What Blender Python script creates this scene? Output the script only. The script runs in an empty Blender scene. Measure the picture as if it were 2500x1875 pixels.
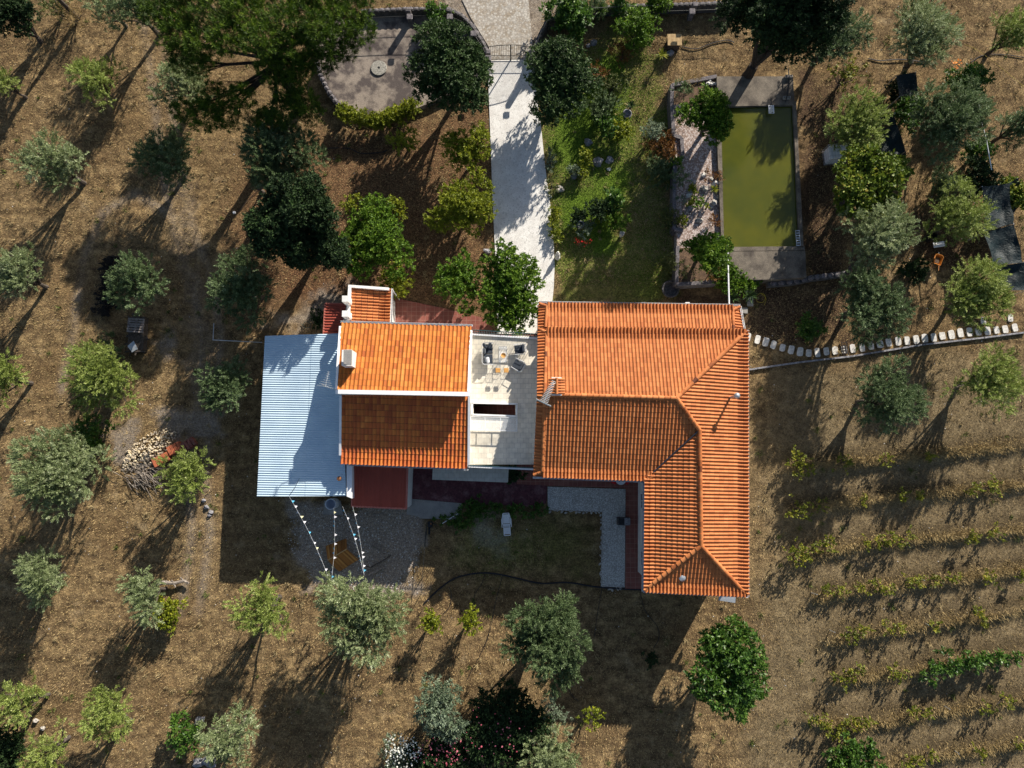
import bpy, bmesh, math, random
import numpy as np
from mathutils import Vector, Matrix, noise as mnoise
random.seed(7)
RNG = np.random.default_rng(11)
sc = bpy.context.scene
C = sc.collection

# ------------------------------------------------------------ camera, sky, sun, exposure
H = 50.0                      # flying height of the camera, metres
TANH = 0.73
S = 2 * TANH * H / 2500.0     # metres per photo pixel on the ground
cam = bpy.data.cameras.new('camera'); co = bpy.data.objects.new('camera', cam)
C.objects.link(co); sc.camera = co
cam.sensor_width = 36; cam.lens = 18 / TANH; cam.clip_end = 3000; cam.clip_start = 0.5
TILT = math.radians(6)        # the camera looks six degrees off the plumb line
CT, ST = math.cos(TILT), math.sin(TILT); CY = -H * math.tan(TILT)
co.location = (0, CY, H); co.rotation_euler = (TILT, 0, 0)
AZ = math.radians(30.3); EL = math.radians(24.3)
w = bpy.data.worlds.new('World'); sc.world = w; w.use_nodes = True
wn = w.node_tree.nodes; wl = w.node_tree.links
bg = wn['Background']; sky = wn.new('ShaderNodeTexSky'); sky.sky_type = 'NISHITA'; sky.sun_disc = False
sky.sun_elevation = EL; sky.sun_rotation = AZ
wl.new(sky.outputs[0], bg.inputs[0]); bg.inputs[1].default_value = 0.066
sl = bpy.data.lights.new('sun', 'SUN'); sl.energy = 5.0; sl.angle = math.radians(0.5); sl.color = (1, .93, .82)
so = bpy.data.objects.new('sun', sl); C.objects.link(so)
sdir = Vector((math.sin(AZ) * math.cos(EL), math.cos(AZ) * math.cos(EL), math.sin(EL)))
so.rotation_euler = sdir.to_track_quat('Z', 'Y').to_euler(); so.location = sdir * 80
sc.view_settings.view_transform = 'Standard'; sc.view_settings.look = 'None'
sc.view_settings.exposure = 0.88; sc.view_settings.gamma = 1
sc.render.engine = 'CYCLES'

def P(px, py, z=0.0):
    """a point of the photograph (2500 x 1875) at height z, in metres"""
    f = 1250 / TANH; u = (px - 1250) / f; v = (937.5 - py) / f
    t = (H - z) / (CT - v * ST)
    return Vector((u * t, CY + (v * CT + ST) * t, z))
def KS(px, py, z=0.0):
    """metres per photograph pixel at that point"""
    f = 1250 / TANH; return (H - z) / (CT - (937.5 - py) / f * ST) / f

# ------------------------------------------------------------ object helpers
ROOT = {}
def tag(o, label=None, cat=None, group=None, kind=None):
    if label: o['label'] = label
    if cat: o['category'] = cat
    if group: o['group'] = group
    if kind: o['kind'] = kind
    return o
def thing(name, label, cat, loc=(0, 0, 0), group=None):
    o = bpy.data.objects.new(name, None); C.objects.link(o); o.location = loc
    o.empty_display_size = .3
    ROOT[o.name] = Vector(loc)
    return tag(o, label, cat, group)
def attach(o, parent):
    o.parent = parent
    if parent.name in ROOT:
        o.matrix_parent_inverse = Matrix.Translation(-ROOT[parent.name])
def copy_tree(o, parent=None):
    c = o.copy(); C.objects.link(c)
    if parent:
        c.parent = parent; c.matrix_parent_inverse = o.matrix_parent_inverse.copy()
    for ch in list(o.children): copy_tree(ch, c)
    return c

class MB:
    def __init__(s): s.v = []; s.f = []; s.var = []; s.cur = .5
    def add(s, vs, fs):
        n = len(s.v); s.v += [tuple(v) for v in vs]
        for f in fs: s.f.append(tuple(i + n for i in f)); s.var.append(s.cur)
        return s
    def box(s, c, sz, rz=0.0, rx=0.0, ry=0.0):
        m = Matrix.Rotation(rz, 3, 'Z') @ Matrix.Rotation(ry, 3, 'Y') @ Matrix.Rotation(rx, 3, 'X')
        c = Vector(c); x, y, z = [q / 2 for q in sz]
        vs = [c + m @ Vector((a * x, b * y, d * z)) for d in (-1, 1) for b in (-1, 1) for a in (-1, 1)]
        return s.add(vs, [(0, 2, 3, 1), (4, 5, 7, 6), (0, 1, 5, 4), (2, 6, 7, 3), (0, 4, 6, 2), (1, 3, 7, 5)])
    def rbox(s, c, sz, rz=0.0, r=.04):
        """box with chamfered upright edges and top edge"""
        x, y, z = sz[0] / 2, sz[1] / 2, sz[2]
        r = min(r, x * .6, y * .6, z * .45)
        def ring(a, b, q): return [(-a + q, -b), (a - q, -b), (a, -b + q), (a, b - q), (a - q, b), (-a + q, b), (-a, b - q), (-a, -b + q)]
        m = Matrix.Rotation(rz, 2); c = Vector(c); vs = []
        for (zz, k) in ((-z / 2, r * .6), (-z / 2 + r * .6, 0), (z / 2 - r, 0), (z / 2 - r * .3, r * .3), (z / 2, r)):
            for p in ring(x - k, y - k, r):
                q = m @ Vector(p); vs.append((c.x + q.x, c.y + q.y, c.z + zz))
        fs = [tuple(range(7, -1, -1)), tuple(range(32, 40))]
        for k in range(4):
            for i in range(8):
                j = (i + 1) % 8; fs.append((k * 8 + i, k * 8 + j, k * 8 + 8 + j, k * 8 + 8 + i))
        return s.add(vs, fs)
    def prism(s, poly, z0, z1):
        n = len(poly)
        a = sum(poly[i][0] * poly[(i + 1) % n][1] - poly[(i + 1) % n][0] * poly[i][1] for i in range(n))
        if a < 0: poly = list(poly)[::-1]
        vs = [(p[0], p[1], z0) for p in poly] + [(p[0], p[1], z1) for p in poly]
        fs = [tuple(range(n - 1, -1, -1)), tuple(range(n, 2 * n))] + [(i, (i + 1) % n, n + (i + 1) % n, n + i) for i in range(n)]
        return s.add(vs, fs)
    def sheet(s, poly, z):
        n = len(poly)
        a = sum(poly[i][0] * poly[(i + 1) % n][1] - poly[(i + 1) % n][0] * poly[i][1] for i in range(n))
        if a < 0: poly = list(poly)[::-1]
        return s.add([(p[0], p[1], z) for p in poly], [tuple(range(n))])
    def slab(s, pts, th):
        """closed sloping slab: top polygon pts (3D), thickness th below"""
        n = len(pts); pts = [Vector(p) for p in pts]
        a = sum(pts[i][0] * pts[(i + 1) % n][1] - pts[(i + 1) % n][0] * pts[i][1] for i in range(n))
        if a < 0: pts = pts[::-1]
        vs = [p - Vector((0, 0, th)) for p in pts] + pts
        fs = [tuple(range(n - 1, -1, -1)), tuple(range(n, 2 * n))] + [(i, (i + 1) % n, n + (i + 1) % n, n + i) for i in range(n)]
        return s.add(vs, fs)
    def tube(s, pts, rad, n=6, cap=True):
        pts = [Vector(p) for p in pts]
        if not isinstance(rad, (list, tuple)): rad = [rad] * len(pts)
        vs = []; fs = []
        for i, p in enumerate(pts):
            d = (pts[min(i + 1, len(pts) - 1)] - pts[max(i - 1, 0)]).normalized()
            a = Vector((0, 0, 1)) if abs(d.z) < .9 else Vector((1, 0, 0))
            u = d.cross(a).normalized(); v = d.cross(u)
            for k in range(n):
                t = 2 * math.pi * k / n
                vs.append(p + (u * math.cos(t) + v * math.sin(t)) * rad[i])
        for i in range(len(pts) - 1):
            for k in range(n):
                k2 = (k + 1) % n; fs.append((i * n + k, i * n + k2, (i + 1) * n + k2, (i + 1) * n + k))
        if cap: fs += [tuple(range(n)), tuple(range((len(pts) - 1) * n, len(pts) * n))[::-1]]
        return s.add(vs, fs)
    def lathe(s, c, prof, n=20, rz=0):
        vs = []; fs = []; m = len(prof)
        for r, z in prof:
            for k in range(n):
                t = 2 * math.pi * k / n; vs.append((c[0] + r * math.cos(t), c[1] + r * math.sin(t), c[2] + z))
        for i in range(m - 1):
            for k in range(n):
                k2 = (k + 1) % n; fs.append((i * n + k, i * n + k2, (i + 1) * n + k2, (i + 1) * n + k))
        if prof[0][0] > 0: fs.append(tuple(range(n))[::-1])
        if prof[-1][0] > 0: fs.append(tuple(range((m - 1) * n, m * n)))
        return s.add(vs, fs)
    def rock(s, c, sz, seed, ang=1.0, rz=0, sub=2):
        bm = bmesh.new(); bmesh.ops.create_icosphere(bm, subdivisions=sub, radius=1)
        rr = random.Random(seed); off = Vector((rr.uniform(-50, 50), rr.uniform(-50, 50), rr.uniform(-50, 50)))
        m = Matrix.Rotation(rz + rr.uniform(-.3, .3), 3, 'Z')
        vs = []
        for v in bm.verts:
            p = v.co.copy()
            k = 1 + .30 * ang * mnoise.noise(p * 1.3 + off) + .16 * ang * mnoise.noise(p * 3.2 + off)
            q = Vector((p.x * sz[0] * k, p.y * sz[1] * k, p.z * sz[2] * k)) * .5
            vs.append(Vector(c) + m @ q)
        fs = [tuple(v.index for v in f.verts) for f in bm.faces]; bm.free()
        return s.add(vs, fs)
    def build(s, name, mat, parent=None, smooth=False, loc=None):
        me = bpy.data.meshes.new(name); me.from_pydata(s.v, [], s.f)
        if loc is not None: me.transform(Matrix.Translation(-Vector(loc)))
        me.materials.append(mat)
        at = me.attributes.new('var', 'FLOAT', 'FACE'); at.data.foreach_set('value', s.var)
        if smooth: me.polygons.foreach_set('use_smooth', [True] * len(me.polygons))
        o = bpy.data.objects.new(name, me); C.objects.link(o)
        if loc is not None: o.location = loc
        if parent: attach(o, parent)
        return o
def struct(name, mb, mat, **k): return tag(mb.build(name, mat, **k), kind='structure')
def PX(pts, z=0.0): return [P(a, b, z) for a, b in pts]

def fast_mesh(name, V, nper, mat, var=None, col=None):
    """V: (N*nper,3) vertices, faces of nper vertices each"""
    n = len(V) // nper
    me = bpy.data.meshes.new(name); me.vertices.add(len(V)); me.vertices.foreach_set('co', V.astype(np.float32).ravel())
    me.loops.add(len(V)); me.loops.foreach_set('vertex_index', np.arange(len(V), dtype=np.int32))
    me.polygons.add(n); me.polygons.foreach_set('loop_start', np.arange(n, dtype=np.int32) * nper)
    me.update(calc_edges=True)
    me.materials.append(mat)
    if var is not None:
        a = me.attributes.new('var', 'FLOAT', 'FACE'); a.data.foreach_set('value', var.astype(np.float32))
    if col is not None:
        a = me.attributes.new('tint', 'FLOAT_COLOR', 'FACE'); a.data.foreach_set('color', col.astype(np.float32).ravel())
    return me

# ------------------------------------------------------------ materials
def newmat(name):
    m = bpy.data.materials.new(name); m.use_nodes = True
    nt = m.node_tree; return m, nt, nt.nodes['Principled BSDF']
def rgba(c): return (c[0], c[1], c[2], 1)
def ramp(nt, fac, stops):
    r = nt.nodes.new('ShaderNodeValToRGB'); e = r.color_ramp.elements
    while len(e) < len(stops): e.new(.5)
    for i, (p, c) in enumerate(stops): e[i].position = p; e[i].color = rgba(c)
    nt.links.new(fac, r.inputs[0]); return r.outputs[0]
def nz(nt, scale, detail=5, rough=.6, vec=None, dist=0):
    n = nt.nodes.new('ShaderNodeTexNoise'); n.inputs['Scale'].default_value = scale
    n.inputs['Detail'].default_value = detail; n.inputs['Roughness'].default_value = rough; n.inputs['Distortion'].default_value = dist
    if vec is None:
        tc = nt.nodes.get('TC') or nt.nodes.new('ShaderNodeTexCoord'); tc.name = 'TC'; vec = tc.outputs['Object']
    nt.links.new(vec, n.inputs['Vector']); return n.outputs[0]
def mix(nt, f, a, b, mode='MIX'):
    n = nt.nodes.new('ShaderNodeMix'); n.data_type = 'RGBA'; n.blend_type = mode
    for q, i in ((f, 0), (a, 6), (b, 7)):
        if isinstance(q, (int, float)): n.inputs[i].default_value = q
        elif isinstance(q, tuple): n.inputs[i].default_value = rgba(q)
        else: nt.links.new(q, n.inputs[i])
    return n.outputs[2]
def math_n(nt, op, a, b=0.0, clamp=False):
    n = nt.nodes.new('ShaderNodeMath'); n.operation = op; n.use_clamp = clamp
    for q, i in ((a, 0), (b, 1)):
        if isinstance(q, (int, float)): n.inputs[i].default_value = q
        else: nt.links.new(q, n.inputs[i])
    return n.outputs[0]
def attr(nt, name, out='Fac'):
    n = nt.nodes.new('ShaderNodeAttribute'); n.attribute_name = name; return n.outputs[out]
def bump(nt, bs, h, strength=.5, dist=.05):
    b = nt.nodes.new('ShaderNodeBump'); b.inputs['Strength'].default_value = strength; b.inputs['Distance'].default_value = dist
    nt.links.new(h, b.inputs['Height']); nt.links.new(b.outputs[0], bs.inputs['Normal'])
def M(name, c1, c2=None, scale=6, rough=.8, bmp=0, bscale=None, metal=0, spec=.3, fine=0.0, varc=None, lo=.35, hi=.65):
    m, nt, bs = newmat(name)
    c2 = c2 or tuple(x * .75 for x in c1)
    col = ramp(nt, nz(nt, scale), [(lo, c1), (hi, c2)])
    if varc: col = mix(nt, attr(nt, 'var'), varc, col, 'MULTIPLY') if False else mix(nt, 1.0, ramp(nt, attr(nt, 'var'), varc), col, 'MULTIPLY')
    if fine: col = mix(nt, fine, col, ramp(nt, nz(nt, (bscale or scale * 6), 3), [(.35, (.3, .3, .3)), (.65, (1.5, 1.5, 1.5))]), 'MULTIPLY')
    nt.links.new(col, bs.inputs['Base Color']); bs.inputs['Roughness'].default_value = rough
    bs.inputs['Metallic'].default_value = metal; bs.inputs['Specular IOR Level'].default_value = spec
    if bmp: bump(nt, bs, nz(nt, bscale or scale * 6, 4), bmp, .03)
    return m
def leafmat(name, stops, trans=.25, rough=.55, spec=.25):
    m, nt, bs = newmat(name)
    col = ramp(nt, attr(nt, 'var'), stops)
    nt.links.new(col, bs.inputs['Base Color']); bs.inputs['Roughness'].default_value = rough; bs.inputs['Specular IOR Level'].default_value = spec
    tr = nt.nodes.new('ShaderNodeBsdfTranslucent'); nt.links.new(col, tr.inputs[0])
    mx = nt.nodes.new('ShaderNodeMixShader'); mx.inputs[0].default_value = trans
    nt.links.new(bs.outputs[0], mx.inputs[1]); nt.links.new(tr.outputs[0], mx.inputs[2])
    nt.links.new(mx.outputs[0], nt.nodes['Material Output'].inputs[0]); return m
def tilemat(name, stops, dirt=(.10, .05, .03), damt=.35, rough=.75):
    m, nt, bs = newmat(name)
    col = ramp(nt, attr(nt, 'var'), stops)
    col = mix(nt, .5, col, ramp(nt, nz(nt, 1.1, 6), [(.3, (.72, .68, .66)), (.7, (1.15, 1.15, 1.15))]), 'MULTIPLY')
    f = math_n(nt, 'MULTIPLY', ramp(nt, nz(nt, 5, 8, .7), [(.55, (0, 0, 0)), (.72, (1, 1, 1))]), damt)
    col = mix(nt, f, col, dirt)
    nt.links.new(col, bs.inputs['Base Color']); bs.inputs['Roughness'].default_value = rough; bs.inputs['Specular IOR Level'].default_value = .25
    bump(nt, bs, nz(nt, 40, 3), .15, .01); return m
def brickmat(name, c1, c2, mortar, bw, rh, off=.5, rough=.6, ms=.012, stain=None, rot=0.0):
    m, nt, bs = newmat(name)
    tc = nt.nodes.new('ShaderNodeTexCoord'); tc.name = 'TC'
    mp = nt.nodes.new('ShaderNodeMapping'); mp.inputs['Rotation'].default_value = (0, 0, rot); nt.links.new(tc.outputs['Object'], mp.inputs[0])
    b = nt.nodes.new('ShaderNodeTexBrick'); nt.links.new(mp.outputs[0], b.inputs[0]); b.offset = off
    b.inputs['Scale'].default_value = 1; b.inputs['Brick Width'].default_value = bw; b.inputs['Row Height'].default_value = rh
    b.inputs['Mortar Size'].default_value = ms; b.inputs['Color1'].default_value = rgba(c1); b.inputs['Color2'].default_value = rgba(c2); b.inputs['Mortar'].default_value = rgba(mortar)
    col = mix(nt, .6, b.outputs[0], ramp(nt, nz(nt, 2.5, 6), [(.3, (.7, .7, .7)), (.7, (1.15, 1.15, 1.15))]), 'MULTIPLY')
    if stain: col = mix(nt, ramp(nt, nz(nt, .9, 8, .7), [(.52, (0, 0, 0)), (.75, (.7, .7, .7))]), col, stain)
    nt.links.new(col, bs.inputs['Base Color']); bs.inputs['Roughness'].default_value = rough; bs.inputs['Specular IOR Level'].default_value = .3
    return m

MT = {}
MT['white'] = M('white_render', (.80, .79, .76), (.66, .65, .62), 3, .7)
MT['whitepaint'] = M('white_paint', (.82, .82, .82), (.72, .73, .75), 2, .45)
MT['concrete'] = M('concrete', (.26, .215, .175), (.085, .068, .062), 1.0, .9, .3, 18, fine=.5, lo=.42, hi=.58)
MT['pooldeck'] = M('weathered_concrete', (.19, .16, .125), (.07, .058, .048), 1.3, .9, .4, 22, fine=.6)
MT['concpath'] = M('pale_concrete', (.33, .31, .28), (.24, .23, .22), 1.5, .9, .2, 20, fine=.3)
MT['stone'] = M('pale_stone', (.50, .46, .41), (.25, .23, .20), 9, .9, .5, 30, fine=.4)
MT['greystone'] = M('grey_stone', (.34, .33, .34), (.13, .13, .15), 5, .9, .6, 22, fine=.6)
MT['whitestone'] = M('white_stone', (.72, .70, .65), (.5, .47, .43), 6, .85, .4, 25)
MT['darkstone'] = M('dark_stone_wall', (.13, .12, .12), (.05, .05, .05), 5, .95, .8, 14, fine=.7)
MT['wallstone'] = M('rough_stone_coping', (.20, .18, .18), (.10, .09, .10), 5, .95, .6, 16, fine=.5)
MT['iron'] = M('dark_iron', (.035, .04, .04), (.05, .045, .04), 8, .5, metal=.3)
MT['green_rail'] = M('green_iron', (.03, .07, .075), (.02, .05, .05), 8, .4)
MT['steel'] = M('galvanised_steel', (.55, .58, .6), (.42, .45, .48), 8, .35, metal=.6)
MT['gutter'] = M('gutter_white', (.70, .70, .70), (.5, .5, .5), 4, .4)
MT['bark'] = M('bark', (.11, .09, .075), (.05, .04, .032), 9, .95, .8, 30, fine=.5)
MT['darkbark'] = M('dark_bark', (.06, .045, .035), (.03, .022, .018), 9, .95, .8, 30)
MT['deadwood'] = M('grey_deadwood', (.32, .28, .24), (.15, .12, .10), 8, .95, .6, 30, fine=.5)
MT['wood'] = M('weathered_plank', (.60, .28, .07), (.40, .17, .045), 3, .8, .2, 30, fine=.4)
MT['greywood'] = M('grey_pallet_wood', (.30, .27, .25), (.17, .14, .13), 5, .9, .2, 30, fine=.5)
MT['palewood'] = M('pale_slat_wood', (.50, .36, .18), (.38, .25, .12), 5, .8)
MT['stoolwood'] = M('honey_wood', (.62, .33, .10), (.50, .25, .07), 7, .5)
MT['black'] = M('black_plastic', (.012, .012, .014), (.02, .02, .022), 4, .45)
MT['blackhose'] = M('black_hose', (.012, .013, .018), (.02, .02, .025), 4, .5)
MT['cushion'] = M('charcoal_cushion', (.045, .055, .07), (.03, .037, .05), 7, .95)
MT['greycushion'] = M('grey_cushion', (.13, .14, .155), (.10, .11, .12), 7, .95)
MT['redplastic'] = M('red_plastic', (.55, .012, .015), (.45, .01, .012), 4, .4)
MT['bluewall'] = M('shaded_cream_wall', (.66, .68, .70), (.55, .57, .6), 2, .7)
MT['orange'] = M('orange_paint', (.55, .20, .02), (.38, .13, .02), 6, .5)
MT['soilblack'] = M('charred_soil', (.018, .016, .015), (.008, .007, .007), 6, .95, .5, 20)
MT['soil'] = M('planter_soil', (.16, .10, .06), (.07, .045, .03), 4, .95, .6, 18, fine=.6)
MT['brick'] = M('red_brick', (.48, .14, .06), (.32, .09, .05), 6, .85, .2, 30)
MT['string'] = M('white_string', (.7, .72, .75), None, 4, .7)
MT['flagblue'] = M('flag_blue', (.10, .42, .62), (.08, .36, .55), 4, .8)
MT['flagwhite'] = M('flag_white', (.75, .73, .76), (.68, .66, .7), 4, .8)
MT['flagyellow'] = M('flag_yellow', (.72, .68, .42), (.66, .62, .38), 4, .8)
MT['yellowhose'] = M('yellow_hose', (.45, .33, .03), (.4, .3, .03), 4, .5)
MT['straw'] = M('straw', (.42, .30, .14), (.3, .2, .09), 6, .95)

def mk_speck(name, base1, base2, speck, scale, thr, rough=.9, bs_=.5, k=.55):
    m, nt, bs = newmat(name)
    col = ramp(nt, nz(nt, 1.5, 6), [(.35, base1), (.65, base2)])
    v = nt.nodes.new('ShaderNodeTexVoronoi'); v.inputs['Scale'].default_value = scale; v.inputs['Randomness'].default_value = 1
    tc = nt.nodes['TC']; nt.links.new(tc.outputs['Object'], v.inputs['Vector'])
    col = mix(nt, math_n(nt, 'GREATER_THAN', v.outputs['Color'], thr), col, speck)
    col = mix(nt, k, col, ramp(nt, v.outputs['Distance'], [(.0, (1.25, 1.25, 1.25)), (.6, (.45, .45, .45))]), 'MULTIPLY')
    nt.links.new(col, bs.inputs['Base Color']); bs.inputs['Roughness'].default_value = rough
    bump(nt, bs, v.outputs['Distance'], bs_, -.02); return m
MT['cobble'] = mk_speck('white_cobbles', (.82, .80, .76), (.68, .65, .61), (.58, .56, .53), 12, .8, bs_=.12, k=.3)
MT['road'] = mk_speck('pale_gravel_road', (.44, .40, .35), (.33, .27, .20), (.5, .46, .4), 7, .6, bs_=.4)
MT['pebbles'] = mk_speck('white_pebbles', (.46, .44, .41), (.36, .34, .31), (.66, .64, .6), 20, .6, bs_=.5, k=.4)
MT['pinkgravel'] = mk_speck('pink_gravel', (.34, .24, .19), (.27, .19, .16), (.55, .46, .42), 12, .55, bs_=.6)
MT['terrtile'] = brickmat('cream_terrace_tile', (.78, .72, .60), (.68, .62, .51), (.50, .46, .40), .37, .33, .5)
MT['ledgetile'] = brickmat('cream_ledge_tile', (.46, .44, .38), (.42, .40, .35), (.34, .32, .28), .37, .33, .5)
MT['redtile'] = brickmat('red_quarry_tile', (.24, .075, .055), (.19, .06, .045), (.30, .16, .12), .33, .33, 0, ms=.012, stain=(.30, .15, .11))
MT['purpleconc'] = M('purple_red_concrete', (.10, .03, .036), (.24, .13, .13), 1.4, .75, fine=.5, lo=.5, hi=.8)
MT['millstone'] = M('millstone', (.40, .38, .33), (.16, .15, .13), 14, .95, .6, 26, fine=.6)

MT['tile_main'] = tilemat('clay_tile_orange', [(0, (.10, .03, .015)), (.04, (.33, .10, .030)), (.5, (.46, .155, .048)), (1, (.55, .205, .070))], damt=.4)
MT['tile_old'] = tilemat('clay_tile_mixed', [(0, (.08, .025, .012)), (.04, (.30, .07, .018)), (.3, (.44, .13, .024)), (.65, (.54, .18, .032)), (1, (.60, .25, .06))], damt=.4)
MT['tile_dark'] = tilemat('clay_tile_weathered', [(0, (.06, .02, .01)), (.04, (.36, .085, .03)), (.4, (.50, .13, .035)), (.8, (.60, .19, .042)), (1, (.68, .26, .07))], damt=.45)
MT['plank'] = tilemat('brown_plank', [(0, (.20, .08, .02)), (.5, (.36, .15, .035)), (1, (.52, .26, .07))], damt=.5)
MT['red_sheet'] = tilemat('red_roof_sheet', [(0, (.10, .03, .02)), (.04, (.27, .055, .035)), (1, (.33, .07, .045))], damt=.3)
MT['pinkedge'] = M('pink_flashing', (.46, .15, .11), (.38, .12, .09), 3, .6)
def shedmat():
    m, nt, bs = newmat('blue_grey_sheet')
    col = ramp(nt, nz(nt, .6, 5), [(.35, (.50, .62, .70)), (.65, (.42, .54, .64))])
    f = ramp(nt, nz(nt, 1.4, 9, .75), [(.66, (0, 0, 0)), (.72, (1, 1, 1))])
    col = mix(nt, f, col, (.20, .09, .06))
    nt.links.new(col, bs.inputs['Base Color']); bs.inputs['Roughness'].default_value = .45; bs.inputs['Metallic'].default_value = .15
    return m
MT['shed'] = shedmat()
def watermat():
    m, nt, bs = newmat('murky_pool_water')
    col = ramp(nt, nz(nt, .35, 3), [(.3, (.120, .120, .015)), (.7, (.070, .084, .016))])
    f = ramp(nt, nz(nt, 16, 9, .8), [(.70, (0, 0, 0)), (.76, (1, 1, 1))])
    col = mix(nt, math_n(nt, 'MULTIPLY', f, ramp(nt, nz(nt, .8, 3), [(.5, (0, 0, 0)), (.6, (.6, .6, .6))])), col, (.22, .22, .08))
    nt.links.new(col, bs.inputs['Base Color']); bs.inputs['Roughness'].default_value = .08; bs.inputs['IOR'].default_value = 1.33; bs.inputs['Subsurface Weight'].default_value = 1; bs.inputs['Subsurface Radius'].default_value = (1, 1, .5); bs.inputs['Subsurface Scale'].default_value = 1.0
    bs.inputs['Specular IOR Level'].default_value = .5
    bump(nt, bs, nz(nt, 2.5, 2), .05, .02); return m
MT['water'] = watermat()
def glassmat():
    m, nt, bs = newmat('thin_glass')
    bs.inputs['Base Color'].default_value = (.85, .9, .95, 1); bs.inputs['Roughness'].default_value = .15; bs.inputs['Alpha'].default_value = .16
    return m
MT['glass'] = glassmat()
def tarpmat():
    m, nt, bs = newmat('dark_shade_net')
    col = ramp(nt, nz(nt, 2, 5), [(.35, (.005, .012, .015)), (.65, (.009, .020, .023))])
    nt.links.new(col, bs.inputs['Base Color']); bs.inputs['Roughness'].default_value = .55; bs.inputs['Specular IOR Level'].default_value = .22
    bump(nt, bs, nz(nt, 3, 5, dist=1.5), .5, .15); return m
MT['tarp'] = tarpmat()
MT['winglass'] = M('dark_window', (.04, .05, .06), (.03, .04, .05), 2, .1, spec=.6)

LM = {
 'olive': leafmat('olive_leaves', [(0, (.09, .12, .04)), (.4, (.21, .26, .11)), (.75, (.38, .43, .23)), (1, (.60, .64, .44))]),
 'olivey': leafmat('yellowish_olive_leaves', [(0, (.09, .12, .02)), (.4, (.22, .28, .055)), (.75, (.38, .44, .13)), (1, (.56, .60, .28))]),
 'olived': leafmat('dark_olive_leaves', [(0, (.045, .075, .028)), (.5, (.11, .16, .06)), (.85, (.22, .29, .14)), (1, (.38, .45, .28))]),
 'dark': leafmat('dark_evergreen_leaves', [(0, (.010, .022, .008)), (.6, (.030, .055, .018)), (1, (.065, .12, .03))], .12, .65, .15),
 'glossy': leafmat('glossy_leaves', [(0, (.018, .034, .012)), (.6, (.045, .085, .02)), (1, (.13, .19, .07))], .15, .6, .2),
 'citrus': leafmat('citrus_leaves', [(0, (.04, .085, .008)), (.5, (.095, .18, .015)), (1, (.24, .33, .03))], .3, .55, .2),
 'yellow': leafmat('yellow_green_leaves', [(0, (.08, .10, .006)), (.5, (.20, .24, .015)), (1, (.42, .40, .03))], .3),
 'bright': leafmat('bright_green_leaves', [(0, (.03, .075, .01)), (.5, (.07, .15, .02)), (1, (.19, .28, .05))], .3, .45, .35),
 'fig': leafmat('fig_leaves', [(0, (.05, .08, .01)), (.5, (.13, .19, .02)), (.85, (.30, .30, .04)), (1, (.46, .32, .06))], .3),
 'pine': leafmat('pine_needles', [(0, (.012, .03, .004)), (.5, (.055, .105, .008)), (1, (.22, .31, .022))], .2, .6),
 'red': leafmat('rusty_foliage', [(0, (.07, .025, .008)), (.5, (.17, .07, .015)), (1, (.34, .18, .04))], .2),
 'silver': leafmat('silvery_leaves', [(0, (.06, .085, .045)), (.5, (.14, .185, .11)), (1, (.32, .38, .27))], .15),
 'dry': leafmat('dry_stems', [(0, (.12, .08, .03)), (.5, (.26, .18, .07)), (1, (.42, .32, .14))], .2),
 'vine': leafmat('vine_leaves', [(0, (.06, .075, .008)), (.4, (.14, .165, .016)), (.75, (.28, .27, .03)), (1, (.44, .34, .05))], .3),
 'wflower': leafmat('white_flowers', [(0, (.6, .6, .5)), (1, (.85, .85, .78))], .2),
 'pflower': leafmat('pink_flowers', [(0, (.5, .08, .12)), (1, (.72, .22, .28))], .2),
 'rflower': leafmat('red_flowers', [(0, (.5, .01, .01)), (1, (.7, .03, .02))], .2),
 'oflower': leafmat('orange_flowers', [(0, (.6, .15, .01)), (1, (.8, .3, .03))], .2),
 'drygreen': leafmat('sparse_green_leaves', [(0, (.04, .055, .012)), (.6, (.10, .12, .03)), (1, (.2, .2, .06))], .25),
}
# ------------------------------------------------------------ ground
def smooth(x): x = np.clip(x, 0, 1); return x * x * (3 - 2 * x)
def polydist(X, Y, line):
    D = np.full(X.shape, 1e9)
    for i in range(len(line) - 1):
        x1, y1 = line[i][:2]; x2, y2 = line[i + 1][:2]
        t = np.clip(((X - x1) * (x2 - x1) + (Y - y1) * (y2 - y1)) / ((x2 - x1) ** 2 + (y2 - y1) ** 2), 0, 1)
        D = np.minimum(D, np.hypot(X - x1 - t * (x2 - x1), Y - y1 - t * (y2 - y1)))
    return D
def inpoly(X, Y, poly):
    ins = np.zeros(X.shape, bool); n = len(poly); D = np.full(X.shape, 1e9)
    for i in range(n):
        x1, y1 = poly[i][:2]; x2, y2 = poly[(i + 1) % n][:2]
        c = ((y1 > Y) != (y2 > Y)) & (X < (x2 - x1) * (Y - y1) / ((y2 - y1) or 1e-9) + x1); ins ^= c
        t = np.clip(((X - x1) * (x2 - x1) + (Y - y1) * (y2 - y1)) / ((x2 - x1) ** 2 + (y2 - y1) ** 2 + 1e-9), 0, 1)
        D = np.minimum(D, np.hypot(X - x1 - t * (x2 - x1), Y - y1 - t * (y2 - y1)))
    return np.where(ins, D, -D)
def G(pts): return [tuple(P(a, b)[:2]) for a, b in pts]
LAWN = G([(1335, 160), (1400, 130), (1480, 70), (1560, 50), (1600, 160), (1610, 240), (1640, 280), (1645, 740), (1345, 745), (1352, 600), (1335, 450), (1322, 320), (1305, 200)])
LAWN2 = G([(1340, 190), (1480, 100), (1540, 150), (1560, 300), (1555, 420), (1530, 600), (1450, 640), (1360, 560), (1325, 320)])
LAWN3 = G([(1120, 1290), (1230, 1255), (1440, 1280), (1460, 1390), (1250, 1400), (1130, 1370)])
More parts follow.
